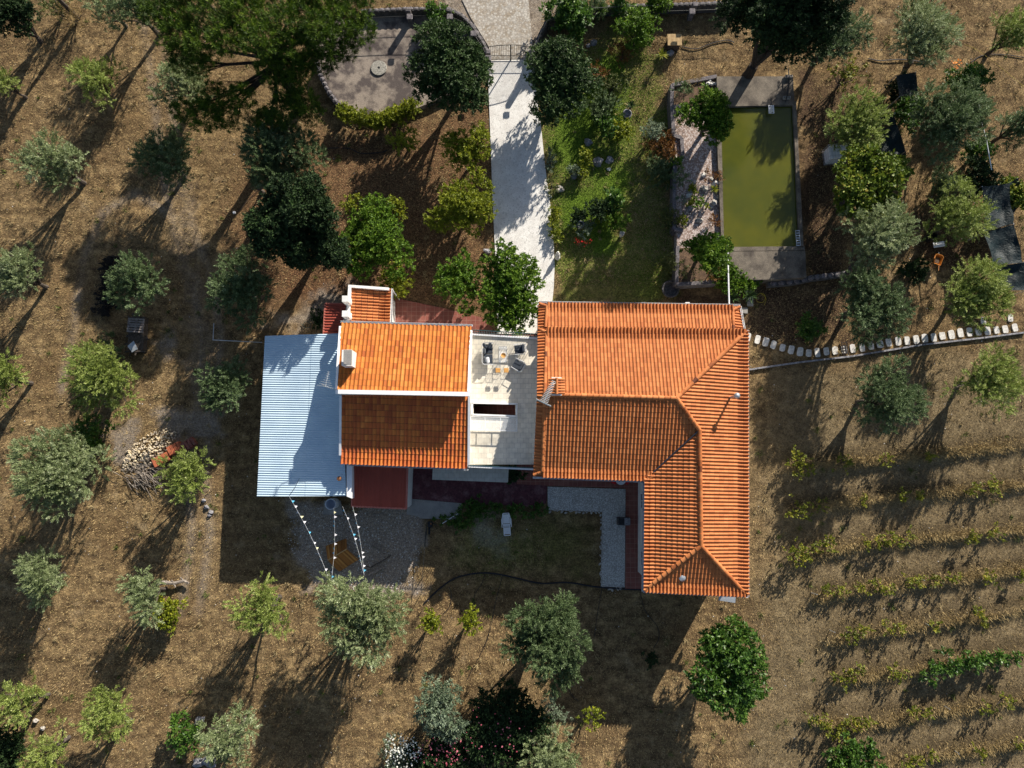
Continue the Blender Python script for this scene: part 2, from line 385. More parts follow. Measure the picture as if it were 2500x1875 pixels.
LITTER = G([(700, 330), (1000, 300), (1192, 210), (1210, 600), (1210, 800), (900, 730), (800, 760), (620, 760), (540, 560), (600, 400)])
ORANGEL = G([(660, 650), (850, 640), (900, 700), (830, 740), (690, 720)])
GRAVEL = G([(700, 1225), (1035, 1240), (1025, 1420), (960, 1470), (760, 1430), (700, 1330)])
DUSTS = [G(q) for q in ([(640, 800), (690, 760), (850, 700), (850, 740), (780, 810)], [(380, 1010), (500, 1000), (540, 1060), (430, 1060)], [(370, 830), (410, 820), (420, 880), (360, 890)],
                        [(1170, 1270), (1270, 1290), (1240, 1340), (1160, 1320)], [(270, 1060), (320, 1040), (340, 1090), (280, 1120)])]
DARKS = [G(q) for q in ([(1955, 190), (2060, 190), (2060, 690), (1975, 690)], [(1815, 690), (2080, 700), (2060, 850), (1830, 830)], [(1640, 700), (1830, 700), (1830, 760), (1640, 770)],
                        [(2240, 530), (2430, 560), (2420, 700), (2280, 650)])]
VINE = G([(1900, 900), (2700, 850), (2700, 2000), (1800, 2000), (1860, 1500), (1880, 1000)])
RUTS = [[(330, -60), (372, 200), (392, 400), (428, 580), (470, 690), (492, 820), (488, 960), (455, 1120), (470, 1300), (440, 1500)], [(372, -60), (414, 200), (436, 400), (474, 570), (520, 690), (538, 820), (530, 960), (500, 1120), (512, 1300), (485, 1500)],
        [(440, 540), (330, 470), (250, 520), (200, 640), (180, 800), (150, 950)], [(1870, 830), (1850, 1100), (1865, 1350), (1850, 1600), (1830, 1900)], [(1905, 900), (1888, 1100), (1900, 1350), (1885, 1600), (1865, 1900)]]
TRACK1 = G([(395, 430), (450, 430), (500, 600), (520, 900), (500, 1000), (440, 1000), (455, 800), (450, 620)])
ROAD = G([(1120, -500), (1120, 10), (1150, 55), (1185, 110), (1200, 150), (1300, 150), (1330, 70), (1345, 20), (1350, -500)])
VROWS = [[(1925, 1140), (2160, 1122), (2500, 1085)], [(1930, 1250), (2100, 1222), (2420, 1192), (2510, 1180)], [(1930, 1365), (2115, 1325), (2440, 1297), (2510, 1290)],
         [(1985, 1460), (2130, 1432), (2330, 1410), (2510, 1385)], [(2020, 1565), (2165, 1535), (2400, 1505), (2510, 1480)], [(2030, 1660), (2200, 1640), (2330, 1612), (2510, 1590)],
         [(1970, 1755), (2110, 1768), (2260, 1740), (2510, 1705)], [(2080, 1880), (2290, 1840), (2510, 1808)]]
def vnoise(X, Y, f, seed):
    r = np.random.default_rng(seed); T = r.random((64, 64))
    x = X * f; y = Y * f; xi = np.floor(x).astype(int); yi = np.floor(y).astype(int); fx = smooth(x - xi); fy = smooth(y - yi)
    g = lambda a, b: T[a % 64, b % 64]
    return (g(xi, yi) * (1 - fx) + g(xi + 1, yi) * fx) * (1 - fy) + (g(xi, yi + 1) * (1 - fx) + g(xi + 1, yi + 1) * fx) * fy
def masks(X, Y):
    n = (vnoise(X, Y, .9, 1) - .5) * 1.6 + (vnoise(X, Y, 3, 2) - .5) * .7
    s = lambda poly, wd: smooth((inpoly(X, Y, poly) + n) / wd + .5)
    lawn = np.maximum(.55 * s(LAWN, .8), 1.0 * s(LAWN2, 2.5)); lawn = np.maximum(lawn, .30 * s(LAWN3, 3))
    lawn = np.clip(lawn * (1.15 - .55 * vnoise(X, Y, .6, 5)), 0, 1)
    litter = np.maximum(.8 * s(LITTER, 3), s(ORANGEL, 1))
    gravel = s(GRAVEL, .9)
    dust = np.max([.75 * s(q, 1.0) for q in DUSTS], axis=0); dust = np.maximum(dust, .25 * s(TRACK1, .6))
    dust = np.maximum(dust, np.max([.45 * np.exp(-(polydist(X, Y, G(r)) / .34) ** 2) for r in RUTS[:3]], axis=0) * (.35 + vnoise(X, Y, .5, 15)))
    dust = np.maximum(dust, .8 * smooth(1.2 + (inpoly(X, Y, G([(1105, -300), (1105, 30), (1190, 120), (1305, 120), (1345, 30), (1345, -300)])) + n * .8) / 1.2))
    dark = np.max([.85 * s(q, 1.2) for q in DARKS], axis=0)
    vine = s(VINE, 3); berm = np.max([np.exp(-(polydist(X, Y + .25, G(r)) / .45) ** 2) for r in VROWS], axis=0) * (.5 + .6 * vnoise(X, Y, .8, 12))
    under = np.max([np.exp(-(polydist(X, Y - .45, G(r)) / .5) ** 2) for r in VROWS], axis=0)  # dark band along each vine row: furrow shade put into the colour
    return lawn, litter, gravel, dust, dark, vine, np.clip(berm, 0, 1), np.clip(under, 0, 1)
def ghz(X, Y):
    h = (vnoise(X, Y, .35, 9) - .5) * .10 + (vnoise(X, Y, 1.2, 8) - .5) * .05
    for r in VROWS:
        D = polydist(X, Y, G(r)); h = h + .30 * np.exp(-(D / .40) ** 2) * (.5 + vnoise(X, Y, 1.5, 4))
    fl = smooth((inpoly(X, Y, G([(560, 640), (1900, 640), (1900, 1500), (560, 1500)])) + 2) / 4)
    pv = smooth((inpoly(X, Y, G([(760, -20), (2000, -20), (2000, 800), (1180, 800), (1180, 300), (760, 300)])) + .5))
    return h * (1 - np.maximum(fl, pv) * .8) - .03
def ground():
    a = np.arange(-44, 44.01, .22); o = np.array([46, 50, 58, 75, 110, 200, 400, 900.])
    xs = np.concatenate([-o[::-1], a, o]); b = np.arange(-34, 34.01, .22); ys = np.concatenate([-o[::-1], b, o])
    ys[np.abs(ys) > 34.02] = np.sign(ys[np.abs(ys) > 34.02]) * (np.abs(ys[np.abs(ys) > 34.02]) - 9)
    X, Y = np.meshgrid(xs, ys); Z = ghz(X, Y); Z[(np.abs(X) > 45) | (np.abs(Y) > 36)] = -.03
    ny, nx = X.shape; V = np.stack([X, Y, Z], -1).reshape(-1, 3)
    I = np.arange(ny * nx).reshape(ny, nx); F = np.stack([I[:-1, :-1], I[:-1, 1:], I[1:, 1:], I[1:, :-1]], -1).reshape(-1, 4)
    me = bpy.data.meshes.new('ground'); me.vertices.add(len(V)); me.vertices.foreach_set('co', V.astype(np.float32).ravel())
    me.loops.add(F.size); me.loops.foreach_set('vertex_index', F.astype(np.int32).ravel())
    me.polygons.add(len(F)); me.polygons.foreach_set('loop_start', np.arange(len(F), dtype=np.int32) * 4); me.update(calc_edges=True)
    me.polygons.foreach_set('use_smooth', np.ones(len(F), bool))
    for nm, val in zip(('lawn', 'litter', 'gravel', 'dust', 'dark', 'vine', 'berm', 'furrow_shade'), masks(X, Y)):
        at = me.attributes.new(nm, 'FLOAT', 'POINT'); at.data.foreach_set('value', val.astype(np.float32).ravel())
    m, nt, bs = newmat('dry_ground')
    big = nz(nt, .22, 5); mid = nz(nt, 1.6, 6, .65); fine = nz(nt, 9, 6, .75, dist=.6); vf = nz(nt, 28, 4, .8, dist=.8)
    col = ramp(nt, mid, [(.34, (.085, .058, .033)), (.5, (.19, .130, .068)), (.68, (.35, .248, .127))])
    col = mix(nt, ramp(nt, big, [(.46, (0, 0, 0)), (.60, (.75, .75, .75))]), col, (.15, .098, .05))
    mp = nt.nodes.new('ShaderNodeMapping'); mp.inputs['Rotation'].default_value = (0, 0, math.radians(-52)); mp.inputs['Scale'].default_value = (.25, 1.5, 1); nt.links.new(nt.nodes['TC'].outputs['Object'], mp.inputs[0])
    st = nz(nt, 1.0, 5, .65, vec=mp.outputs[0]); col = mix(nt, .7, col, ramp(nt, st, [(.36, (.55, .52, .5)), (.5, (1, 1, 1)), (.64, (1.4, 1.38, 1.3))]), 'MULTIPLY')
    pt = ramp(nt, nz(nt, .55, 6, .7), [(.58, (0, 0, 0)), (.70, (.7, .7, .7))]); col = mix(nt, pt, col, (.36, .27, .16))
    wd = ramp(nt, nz(nt, 1.9, 7, .75), [(.58, (0, 0, 0)), (.70, (.65, .65, .65))]); col = mix(nt, wd, col, (.085, .085, .026))
    vcol = ramp(nt, mid, [(.30, (.115, .085, .05)), (.5, (.185, .14, .08)), (.72, (.28, .215, .125))])
    col = mix(nt, attr(nt, 'vine'), col, vcol)
    col = mix(nt, math_n(nt, 'MULTIPLY', attr(nt, 'berm'), .85), col, (.38, .28, .145)); col = mix(nt, math_n(nt, 'MULTIPLY', attr(nt, 'furrow_shade'), .9), col, (.06, .045, .026))  # straw on the berms, then furrow shade painted as a dark brown band
    col = mix(nt, attr(nt, 'litter'), col, ramp(nt, fine, [(.35, (.06, .032, .018)), (.55, (.14, .078, .042)), (.7, (.27, .15, .075))]))
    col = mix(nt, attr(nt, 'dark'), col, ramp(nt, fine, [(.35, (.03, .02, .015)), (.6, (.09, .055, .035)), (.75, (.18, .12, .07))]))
    col = mix(nt, attr(nt, 'dust'), col, ramp(nt, mid, [(.35, (.22, .18, .145)), (.65, (.34, .30, .26))]))
    col = mix(nt, attr(nt, 'lawn'), col, ramp(nt, fine, [(.3, (.055, .095, .012)), (.55, (.11, .185, .02)), (.75, (.21, .26, .04))]))
    col = mix(nt, attr(nt, 'gravel'), col, ramp(nt, vf, [(.35, (.19, .15, .12)), (.57, (.32, .265, .215)), (.66, (.62, .56, .5))]))
    col = mix(nt, .8, col, ramp(nt, fine, [(.34, (.30, .28, .27)), (.5, (.95, .95, .95)), (.66, (1.75, 1.7, 1.55))]), 'MULTIPLY')
    col = mix(nt, .6, col, ramp(nt, vf, [(.3, (.35, .35, .35)), (.5, (1, 1, 1)), (.7, (1.6, 1.6, 1.6))]), 'MULTIPLY')
    nt.links.new(col, bs.inputs['Base Color']); bs.inputs['Roughness'].default_value = 1; bs.inputs['Specular IOR Level'].default_value = .1
    h = math_n(nt, 'ADD', math_n(nt, 'MULTIPLY', fine, 1.0), math_n(nt, 'MULTIPLY', vf, .5)); bump(nt, bs, h, .8, .10)
    me.materials.append(m); o = bpy.data.objects.new('ground', me); C.objects.link(o); tag(o, kind='structure')
ground()

PAVED = [G(q) for q in ([(1188, 145), (1305, 140), (1335, 450), (1352, 640), (1345, 745), (1205, 745), (1200, 500)], [(775, 20), (1190, 20), (1190, 200), (1100, 270), (900, 300), (780, 200)],
         [(640, 700), (1830, 700), (1830, 1450), (1330, 1440), (1330, 1270), (1000, 1270), (995, 1245), (630, 1215)], [(1640, 170), (1975, 170), (1975, 690), (1640, 710)], [(1120, -400), (1350, -400), (1320, 100), (1190, 100)])]
PAVED.append(G([(1640, 180), (1950, 180), (1975, 700), (1640, 720)]))
def grassmesh():
    def batch(N, x0, x1, y0, y1, green):
        X = RNG.uniform(x0, x1, N); Y = RNG.uniform(y0, y1, N)
        keep = np.ones(N, bool)
        for q in PAVED: keep &= inpoly(X, Y, q) < 0
        lawn, litter, gravel, dust, dark, vine, berm, under_ = masks(X, Y)
        clump = vnoise(X, Y, 1.3, 31) * .6 + vnoise(X, Y, 4, 32) * .4
        keep &= RNG.random(N) < (1 - gravel * .9) * (1 - dust * .8) * (1 - litter * .5) * (.25 + 1.3 * clump)
        X, Y, lawn, vine, clump = X[keep], Y[keep], lawn[keep], vine[keep], clump[keep]; n = len(X); Z = ghz(X, Y)
        th = RNG.uniform(0, 2 * np.pi, n); L = RNG.uniform(.06, .20, n) * (1 - .4 * lawn); lean = RNG.uniform(.3, 1.4, n)
        d = np.stack([np.cos(th) * np.sin(lean), np.sin(th) * np.sin(lean), np.cos(lean)], -1)
        s = np.stack([-np.sin(th), np.cos(th), np.zeros(n)], -1) * RNG.uniform(.008, .022, n)[:, None]
        p = np.stack([X, Y, Z], -1); V = np.stack([p - s, p + s, p + d * L[:, None]], 1).reshape(-1, 3)
        g = (RNG.random(n) < lawn * 1.1)[:, None]; r = RNG.random(n)[:, None]; r2 = RNG.random(n)[:, None]
        dry = np.array([.13, .09, .04]) * (1 - r) + np.array([.50, .365, .18]) * r
        dry = dry * (1 - vine[:, None] * .38)
        grn = np.array([.06, .11, .012]) * (1 - r2) + np.array([.19, .28, .035]) * r2
        col = np.where(g, grn, dry); return V, np.concatenate([col, np.ones((n, 1))], -1)
    V, col = batch(470000, -40, 40, -28, 31, 0)
    V2, c2 = batch(90000, 1.5, 12.5, 5, 28, 1)
    VB, CB = [], []
    for r in VROWS:
        q = G(r)
        for i in range(len(q) - 1):
            L_ = math.hypot(q[i + 1][0] - q[i][0], q[i + 1][1] - q[i][1]); n = int(L_ * 420); f = RNG.random(n)
            X = q[i][0] + (q[i + 1][0] - q[i][0]) * f + RNG.normal(size=n) * .15; Y = q[i][1] + (q[i + 1][1] - q[i][1]) * f + RNG.normal(size=n) * .26
            kp = RNG.random(n) < .15 + 1.2 * vnoise(X, Y, .7, 44); X, Y = X[kp], Y[kp]; n = len(X); th = RNG.uniform(0, 6.28, n); le = RNG.uniform(.3, 1.3, n); LL = RNG.uniform(.15, .42, n)
            dd = np.stack([np.cos(th) * np.sin(le), np.sin(th) * np.sin(le), np.cos(le)], -1); ss = np.stack([-np.sin(th), np.cos(th), np.zeros(n)], -1) * RNG.uniform(.01, .022, n)[:, None]
            p = np.stack([X, Y, ghz(X, Y)], -1); VB.append(np.stack([p - ss, p + ss, p + dd * LL[:, None]], 1).reshape(-1, 3)); rr = RNG.random((n, 1))
            CB.append(np.concatenate([np.array([.13, .09, .04]) * (1 - rr) + np.array([.46, .34, .16]) * rr, np.ones((n, 1))], -1))
    nt_ = 2600; TX = RNG.uniform(-40, 40, nt_); TY = RNG.uniform(-28, 31, nt_); kp = np.ones(nt_, bool)
    for q in PAVED: kp &= inpoly(TX, TY, q) < -.2
    kp &= inpoly(TX, TY, GRAVEL) < 0; kp &= RNG.random(nt_) < .1 + 1.2 * vnoise(TX, TY, .45, 71); TX, TY = TX[kp], TY[kp]; nb = 26; n = len(TX) * nb
    sz = np.repeat(RNG.uniform(.5, 1.3, len(TX)), nb); X = np.repeat(TX, nb) + RNG.normal(size=n) * .09 * sz; Y = np.repeat(TY, nb) + RNG.normal(size=n) * .09 * sz
    th = RNG.uniform(0, 6.28, n); le = RNG.uniform(.1, 1.1, n); LL = RNG.uniform(.12, .38, n) * sz; dd = np.stack([np.cos(th) * np.sin(le), np.sin(th) * np.sin(le), np.cos(le)], -1)
    ss = np.stack([-np.sin(th), np.cos(th), np.zeros(n)], -1) * RNG.uniform(.010, .024, n)[:, None]; p = np.stack([X, Y, ghz(X, Y)], -1); VB.append(np.stack([p - ss, p + ss, p + dd * LL[:, None]], 1).reshape(-1, 3))
    gs = np.repeat((RNG.random(len(TX)) < .3)[:, None], nb, 0); rr = RNG.random((n, 1)); CB.append(np.concatenate([np.where(gs, np.array([.05, .07, .014]) * (1 - rr) + np.array([.15, .18, .05]) * rr, np.array([.14, .10, .05]) * (1 - rr) + np.array([.50, .39, .21]) * rr), np.ones((n, 1))], -1))
    V = np.concatenate([V, V2] + VB); col = np.concatenate([col, c2] + CB)
    m, nt, bs = newmat('grass_blades'); nt.links.new(attr(nt, 'tint', 'Color'), bs.inputs['Base Color']); bs.inputs['Roughness'].default_value = .9; bs.inputs['Specular IOR Level'].default_value = .1
    me = fast_mesh('grass', V, 3, m, col=col); o = bpy.data.objects.new('grass', me); C.objects.link(o)
    tag(o, 'dry yellow grass and green lawn blades covering the garden ground', 'grass', kind='stuff')
grassmesh()
def pebbles():
    N = 5200; X = RNG.uniform(-40, 40, N); Y = RNG.uniform(-28, 31, N); keep = np.ones(N, bool)
    for q in PAVED: keep &= inpoly(X, Y, q) < 0
    gr = inpoly(X, Y, GRAVEL) > 0; lw = inpoly(X, Y, LAWN) > 0; keep &= ~lw & (RNG.random(N) < np.where(gr, 1, .16))
    X, Y, gr = X[keep], Y[keep], gr[keep]
    gx = [P(random.uniform(700, 1030), random.uniform(1235, 1440)) for _ in range(1700)]
    gx = [q for q in gx if inpoly(np.array([q.x]), np.array([q.y]), GRAVEL)[0] > .1]
    X = np.concatenate([X, [q.x for q in gx]]); Y = np.concatenate([Y, [q.y for q in gx]]); n = len(X); Z = ghz(X, Y) + .01
    r = RNG.uniform(.015, .045, n); ic = np.array([[1, 0, 0], [0, 1, 0], [-1, 0, 0], [0, -1, 0], [0, 0, .7]]); F = [(0, 1, 4), (1, 2, 4), (2, 3, 4), (3, 0, 4)]
    p = np.stack([X, Y, Z], -1)[:, None, :] + ic[None] * r[:, None, None] * (1 + .5 * RNG.random((n, 5, 1)))
    V = np.concatenate([p[:, f, :] for f in F], 1).reshape(-1, 3); v = np.repeat(RNG.random(n), 4)
    m, nt, bs = newmat('pebble_stone'); nt.links.new(ramp(nt, attr(nt, 'var'), [(0, (.22, .2, .18)), (1, (.62, .6, .57))]), bs.inputs['Base Color']); bs.inputs['Roughness'].default_value = .9
    me = fast_mesh('pebbles', V, 3, m, var=v); o = bpy.data.objects.new('pebbles', me); C.objects.link(o)
    tag(o, 'scattered pale pebbles lying on the dry soil and gravel yard', 'pebbles', kind='stuff')
pebbles()

def flat(name, pts, z, mat, th=None, **k):
    mb = MB()
    if th: mb.prism(PX(pts), z - th, z)
    else: mb.sheet(PX(pts), z)
    return struct(name, mb, mat, **k)
flat('driveway', [(1190, 148), (1302, 146), (1312, 250), (1322, 320), (1330, 400), (1337, 455), (1346, 520), (1352, 600), (1354, 650), (1352, 700), (1346, 760), (1312, 815), (1215, 815), (1209, 620), (1203, 500), (1196, 300)], .05, MT['cobble'], .12)
flat('road', [(1120, -700), (1128, 0), (1150, 45), (1172, 80), (1192, 112), (1194, 147), (1298, 146), (1300, 110), (1296, 60), (1290, 0), (1300, -700)], .03, MT['road'])
flat('tiled_path', [(956, 726), (1080, 752), (1175, 775), (1200, 800), (1212, 818), (1312, 818), (1312, 745), (1330, 745), (1330, 860), (940, 860), (940, 790), (958, 790)], .06, MT['redtile'], .1)
flat('court_paving', [(990, 1130), (1328, 1150), (1336, 1190), (1334, 1228), (1310, 1238), (1210, 1232), (1125, 1228), (995, 1216)], .055, MT['purpleconc'], .1)
flat('concrete_path', [(994, 1217), (1130, 1229), (1122, 1268), (1028, 1266), (1018, 1260), (993, 1256)], .05, MT['concpath'], .1)
flat('tiled_walk', [(1262, 1120), (1600, 1120), (1600, 1440), (1526, 1440), (1528, 1192), (1336, 1186), (1318, 1184), (1262, 1182)], .07, MT['redtile'], .1)
flat('gravel_path', [(1337, 1188), (1527, 1194), (1525, 1434), (1467, 1432), (1470, 1250), (1337, 1245)], .045, MT['pebbles'], .1)

# ------------------------------------------------------------ roofs
def tile_prof(t, kind):
    if kind == 'barrel':
        return np.where(t < .58, np.sin(np.pi * t / .58), -.30 * np.sin(np.pi * (t - .58) / .42))
    if kind == 'sine': return np.sin(2 * np.pi * t)
    return np.where(t < .3, np.sin(np.pi * t / .3) ** .5, 0)
def roof_plane(frame, polys, period=.225, course=.34, amp=.05, lift=.022, flare=0, flare_d=.55, kind='barrel', samp=10, seed=1, acc=None):
    """corrugated tile surface in the plane of frame (eave a, eave b, a point up the slope), clipped to convex polygons"""
    a, b, f = [Vector(q) for q in frame]
    e = (b - a).normalized(); n = e.cross(f - a).normalized()
    if n.z < 0: n = -n
    u = n.cross(e).normalized()
    if u.dot(f - a) < 0: u = -u
    R = Matrix((e, u, n)).transposed()
    if R.determinant() < 0: pass
    rng = np.random.default_rng(seed); tilev = rng.random((400, 200)) * .6 + rng.random((400, 1)) * .15 + rng.random((1, 200)) * .1 + .08
    for poly in polys:
        q = [((Vector(p) - a).dot(e), (Vector(p) - a).dot(u)) for p in poly]
        ar = sum(q[i][0] * q[(i + 1) % len(q)][1] - q[(i + 1) % len(q)][0] * q[i][1] for i in range(len(q)))
        if ar < 0: q = q[::-1]
        s0 = min(p[0] for p in q); s1 = max(p[0] for p in q); d0 = min(p[1] for p in q); d1 = max(p[1] for p in q)
        i0 = math.floor(s0 / period) - 1; i1 = math.ceil(s1 / period) + 1; k0 = math.floor(d0 / course) - 1; k1 = math.ceil(d1 / course) + 1
        ns = (i1 - i0) * samp + 1; ss = i0 * period + np.arange(ns) * period / samp; h = amp * tile_prof((ss / period) % 1.0, kind)
        rows = []
        for k in range(k0, k1):
            rows.append((k * course, lift, k)); rows.append(((k + 1) * course - .028, 0, k))
        V = []
        for d, lf, k in rows: V.append(np.stack([ss, np.full(ns, d), h * (1.9 if flare and -.01 < d < course * 1.2 else 1) + lf + flare * np.maximum(0, flare_d - d)], -1))
        V = np.concatenate(V); nr = len(rows)
        I = np.arange(nr * ns).reshape(nr, ns); F = np.stack([I[:-1, :-1], I[:-1, 1:], I[1:, 1:], I[1:, :-1]], -1).reshape(-1, 4)
        col = np.repeat(np.arange(ns - 1)[None] // samp, nr - 1, 0).ravel(); rw = np.repeat(np.array([r[2] - k0 for r in rows[:-1]])[:, None], ns - 1, 1).ravel()
        var = tilev[(col + i0) % 400, (rw + k0) % 200]; seam = np.repeat((np.arange(nr - 1) % 2 == 1)[:, None], ns - 1, 1).ravel(); var = np.where(seam, 0.0, np.maximum(var, .08))
        me = bpy.data.meshes.new('tmp'); me.vertices.add(len(V)); me.vertices.foreach_set('co', V.astype(np.float32).ravel())
        me.loops.add(F.size); me.loops.foreach_set('vertex_index', F.astype(np.int32).ravel()); me.polygons.add(len(F))
        me.polygons.foreach_set('loop_start', np.arange(len(F), dtype=np.int32) * 4); me.update(calc_edges=True)
        at = me.attributes.new('var', 'FLOAT', 'FACE'); at.data.foreach_set('value', var.astype(np.float32))
        bm = bmesh.new(); bm.from_mesh(me); bpy.data.meshes.remove(me)
        for i in range(len(q)):
            p, r = Vector((*q[i], 0)), Vector((*q[(i + 1) % len(q)], 0)); nn = Vector(((r - p).y, -(r - p).x, 0))
            if nn.length < 1e-5: continue
            bmesh.ops.bisect_plane(bm, geom=bm.verts[:] + bm.edges[:] + bm.faces[:], plane_co=p, plane_no=nn.normalized(), clear_outer=True)
        lay = bm.faces.layers.float['var']
        bm.verts.index_update(); base = len(acc.v)
        for v in bm.verts: acc.v.append(tuple(a + R @ v.co))
        for fc in bm.faces: acc.f.append(tuple(base + v.index for v in fc.verts)); acc.var.append(fc[lay])
        bm.free()
def under(acc, poly, th=.08, drop=.05):
    acc.slab([Vector(p) - Vector((0, 0, drop)) for p in poly], th)
def ridge(acc, p0, p1, r=.12, ln=.38, lift=.03, seed=0):
    """a line of overlapping half-round ridge tiles"""
    p0, p1 = Vector(p0), Vector(p1); L = (p1 - p0).length; n = max(1, round(L / ln)); d = (p1 - p0) / n
    dn = d.normalized(); sd = dn.cross(Vector((0, 0, 1))).normalized(); up = sd.cross(dn); rr = random.Random(seed)
    for i in range(n):
        a = p0 + d * i; b = a + d * 1.08; vs = []
        for (q, rad, up_) in ((a, r * 1.12, .018), (b, r * .93, -.004)):
            for k in range(9):
                t = math.pi * (k / 8); vs.append(q + sd * math.cos(t) * rad + up * (math.sin(t) * rad * .9 + lift + up_ - .04))
        acc.cur = rr.random()
        acc.add(vs, [(k, k + 1, 9 + k + 1, 9 + k) for k in range(8)] + [(0, 8, 7, 6, 5, 4, 3, 2, 1)])
    acc.cur = .5
def gut(acc, pts, r=.055):
    pts = [Vector(p) for p in pts]
    for i in range(len(pts) - 1):
        a, b = pts[i], pts[i + 1]; d = (b - a).normalized(); s = d.cross(Vector((0, 0, 1))).normalized(); vs = []
        for q in (a, b):
            for (x, z) in ((-r, 0), (-r, -r), (-r * .5, -1.7 * r), (r * .5, -1.7 * r), (r, -r), (r, 0), (r - .015, 0), (r - .02, -r * .9), (0, -1.4 * r), (-r + .02, -r * .9), (-r + .015, 0)):
                vs.append(q + s * x + Vector((0, 0, z)))
        acc.add(vs, [(k, (k + 1) % 11, 11 + (k + 1) % 11, 11 + k) for k in range(11)])
def window(parent, c, wd, ht, face, mat_frame='whitepaint'):
    """window on a wall: face = outward unit normal angle"""
    m = MB(); n = Vector((math.cos(face), math.sin(face), 0)); t = Vector((-n.y, n.x, 0)); c = Vector(c)
    for (dx, dz, sx, sz_) in ((0, ht / 2, wd + .12, .07), (0, -ht / 2, wd + .2, .09), (-wd / 2, 0, .07, ht), (wd / 2, 0, .07, ht), (0, 0, .05, ht - .07)):
        m.box(c + t * dx + Vector((0, 0, dz)) + n * .02, (.07, sx, sz_), face)
    fr = m.build('window', MT[mat_frame], parent)
    g = MB(); g.box(c + n * .005, (.02, wd - .05, ht - .06), face); g.build('pane', MT['winglass'], fr)

# ------------------------------------------------------------ right-hand house
hr = thing('house', 'single-storey house with bright orange hipped tile roof right of the terrace', 'house', P(1560, 1000, 0))
ZE = 4.8
mb = MB()
mb.prism([P(x, y, ZE)[:2] for x, y in [(1334, 820), (1806, 824), (1807, 1437), (1590, 1425), (1590, 1156), (1320, 1147)]], 0, 4.82)
gp = [P(1333, 830, 4.8), P(1331, 963, 6.3), P(1321, 1140, 4.8)]
for q in [gp]:
    a, b, c = q; off = Vector((.25, 0, 0)); mb.add([a, b, c, a + off, b + off, c + off], [(0, 1, 2), (5, 4, 3), (0, 3, 4, 1), (1, 4, 5, 2), (2, 5, 3, 0)])
walls = mb.build('wall', MT['white'], hr)
pw = MB(); pw.prism([P(x, y, 3.3)[:2] for x, y in [(1334, 752), (1352, 752), (1352, 826), (1334, 826)]], 0, 3.2); pw.build('porch_wall', MT['white'], hr); pw = MB()
pw.prism([P(x, y, 3.3)[:2] for x, y in [(1770, 758), (1788, 758), (1788, 826), (1770, 826)]], 0, 3.2)
pw.build('porch_wall', MT['white'], hr)
for x in (1450, 1560, 1665): pw = MB(); pw.box(P(x, 755, 1.6), (.3, .3, 3.2)); pw.build('porch_column', MT['white'], hr)
A = MB(); K = dict(period=.228, course=.345, amp=.047, lift=.026, acc=A)
main_n = [P(1334, 803, ZE), P(1822, 808, ZE), P(1652, 972, 6.4), P(1330, 963, 6.4)]
main_s = [P(1324, 1163, ZE), P(1575, 1172, ZE), P(1708, 1049, 5.92), P(1652, 972, 6.4), P(1330, 963, 6.4)]
ea, eb, ef = P(1822, 808, ZE), P(1823, 1453, ZE), P(1652, 972, 6.4)
east2 = [P(1822, 1052, ZE), P(1823, 1453, ZE), P(1712, 1333, 5.9), P(1708, 1052, 5.9)]
east1 = [P(1822, 808, ZE), P(1822, 1052, ZE), P(1708, 1052, 5.9), P(1652, 972, 6.4)]
west = [P(1575, 1168, ZE), P(1573, 1441, ZE), P(1712, 1333, 5.9), P(1708, 1048, 5.9)]
hip = [P(1573, 1441, ZE), P(1823, 1453, ZE), P(1712, 1333, 5.9)]
porch = [P(1336, 741, 3.75), P(1788, 747, 3.75), P(1790, 808, 4.38), P(1332, 803, 4.38)]
roof_plane((main_n[0], main_n[1], main_n[3]), [main_n], flare=.42, seed=2, **K)
roof_plane((main_s[0], main_s[1], main_s[4]), [main_s], flare=.32, seed=3, **K)
roof_plane((ea, eb, ef), [east1, east2], flare=.38, seed=4, **K)
roof_plane((west[0], west[1], west[2]), [west], flare=.38, seed=5, **K)
roof_plane((hip[0], hip[1], hip[2]), [hip], flare=.38, seed=6, **K)
roof_plane((porch[0], porch[1], porch[3]), [porch], flare=.22, seed=7, **K)
s1 = [P(1316, 740, 3.55), P(1313, 800, 4.15), P(1332, 803, 4.38), P(1336, 741, 3.75)]
s2 = [P(1313, 802, 4.65), P(1311, 963, 6.25), P(1330, 963, 6.4), P(1334, 803, ZE)]
s3 = [P(1311, 963, 6.25), P(1302, 1161, 4.65), P(1324, 1163, ZE), P(1330, 963, 6.4)]
s4 = [P(1807, 750, 3.55), P(1815, 805, 4.15), P(1790, 808, 4.38), P(1788, 747, 3.75)]
for s in (s1, s2, s3, s4): roof_plane((s[0], s[1], s[2]), [s], seed=9, period=.22, course=.6, amp=.06, acc=A)
for q in (main_n, main_s, east1, east2, west, hip, porch, s1, s2, s3, s4): under(A, q, .07, .07)
roof = A.build('roof', MT['tile_main'], hr)
A = MB()
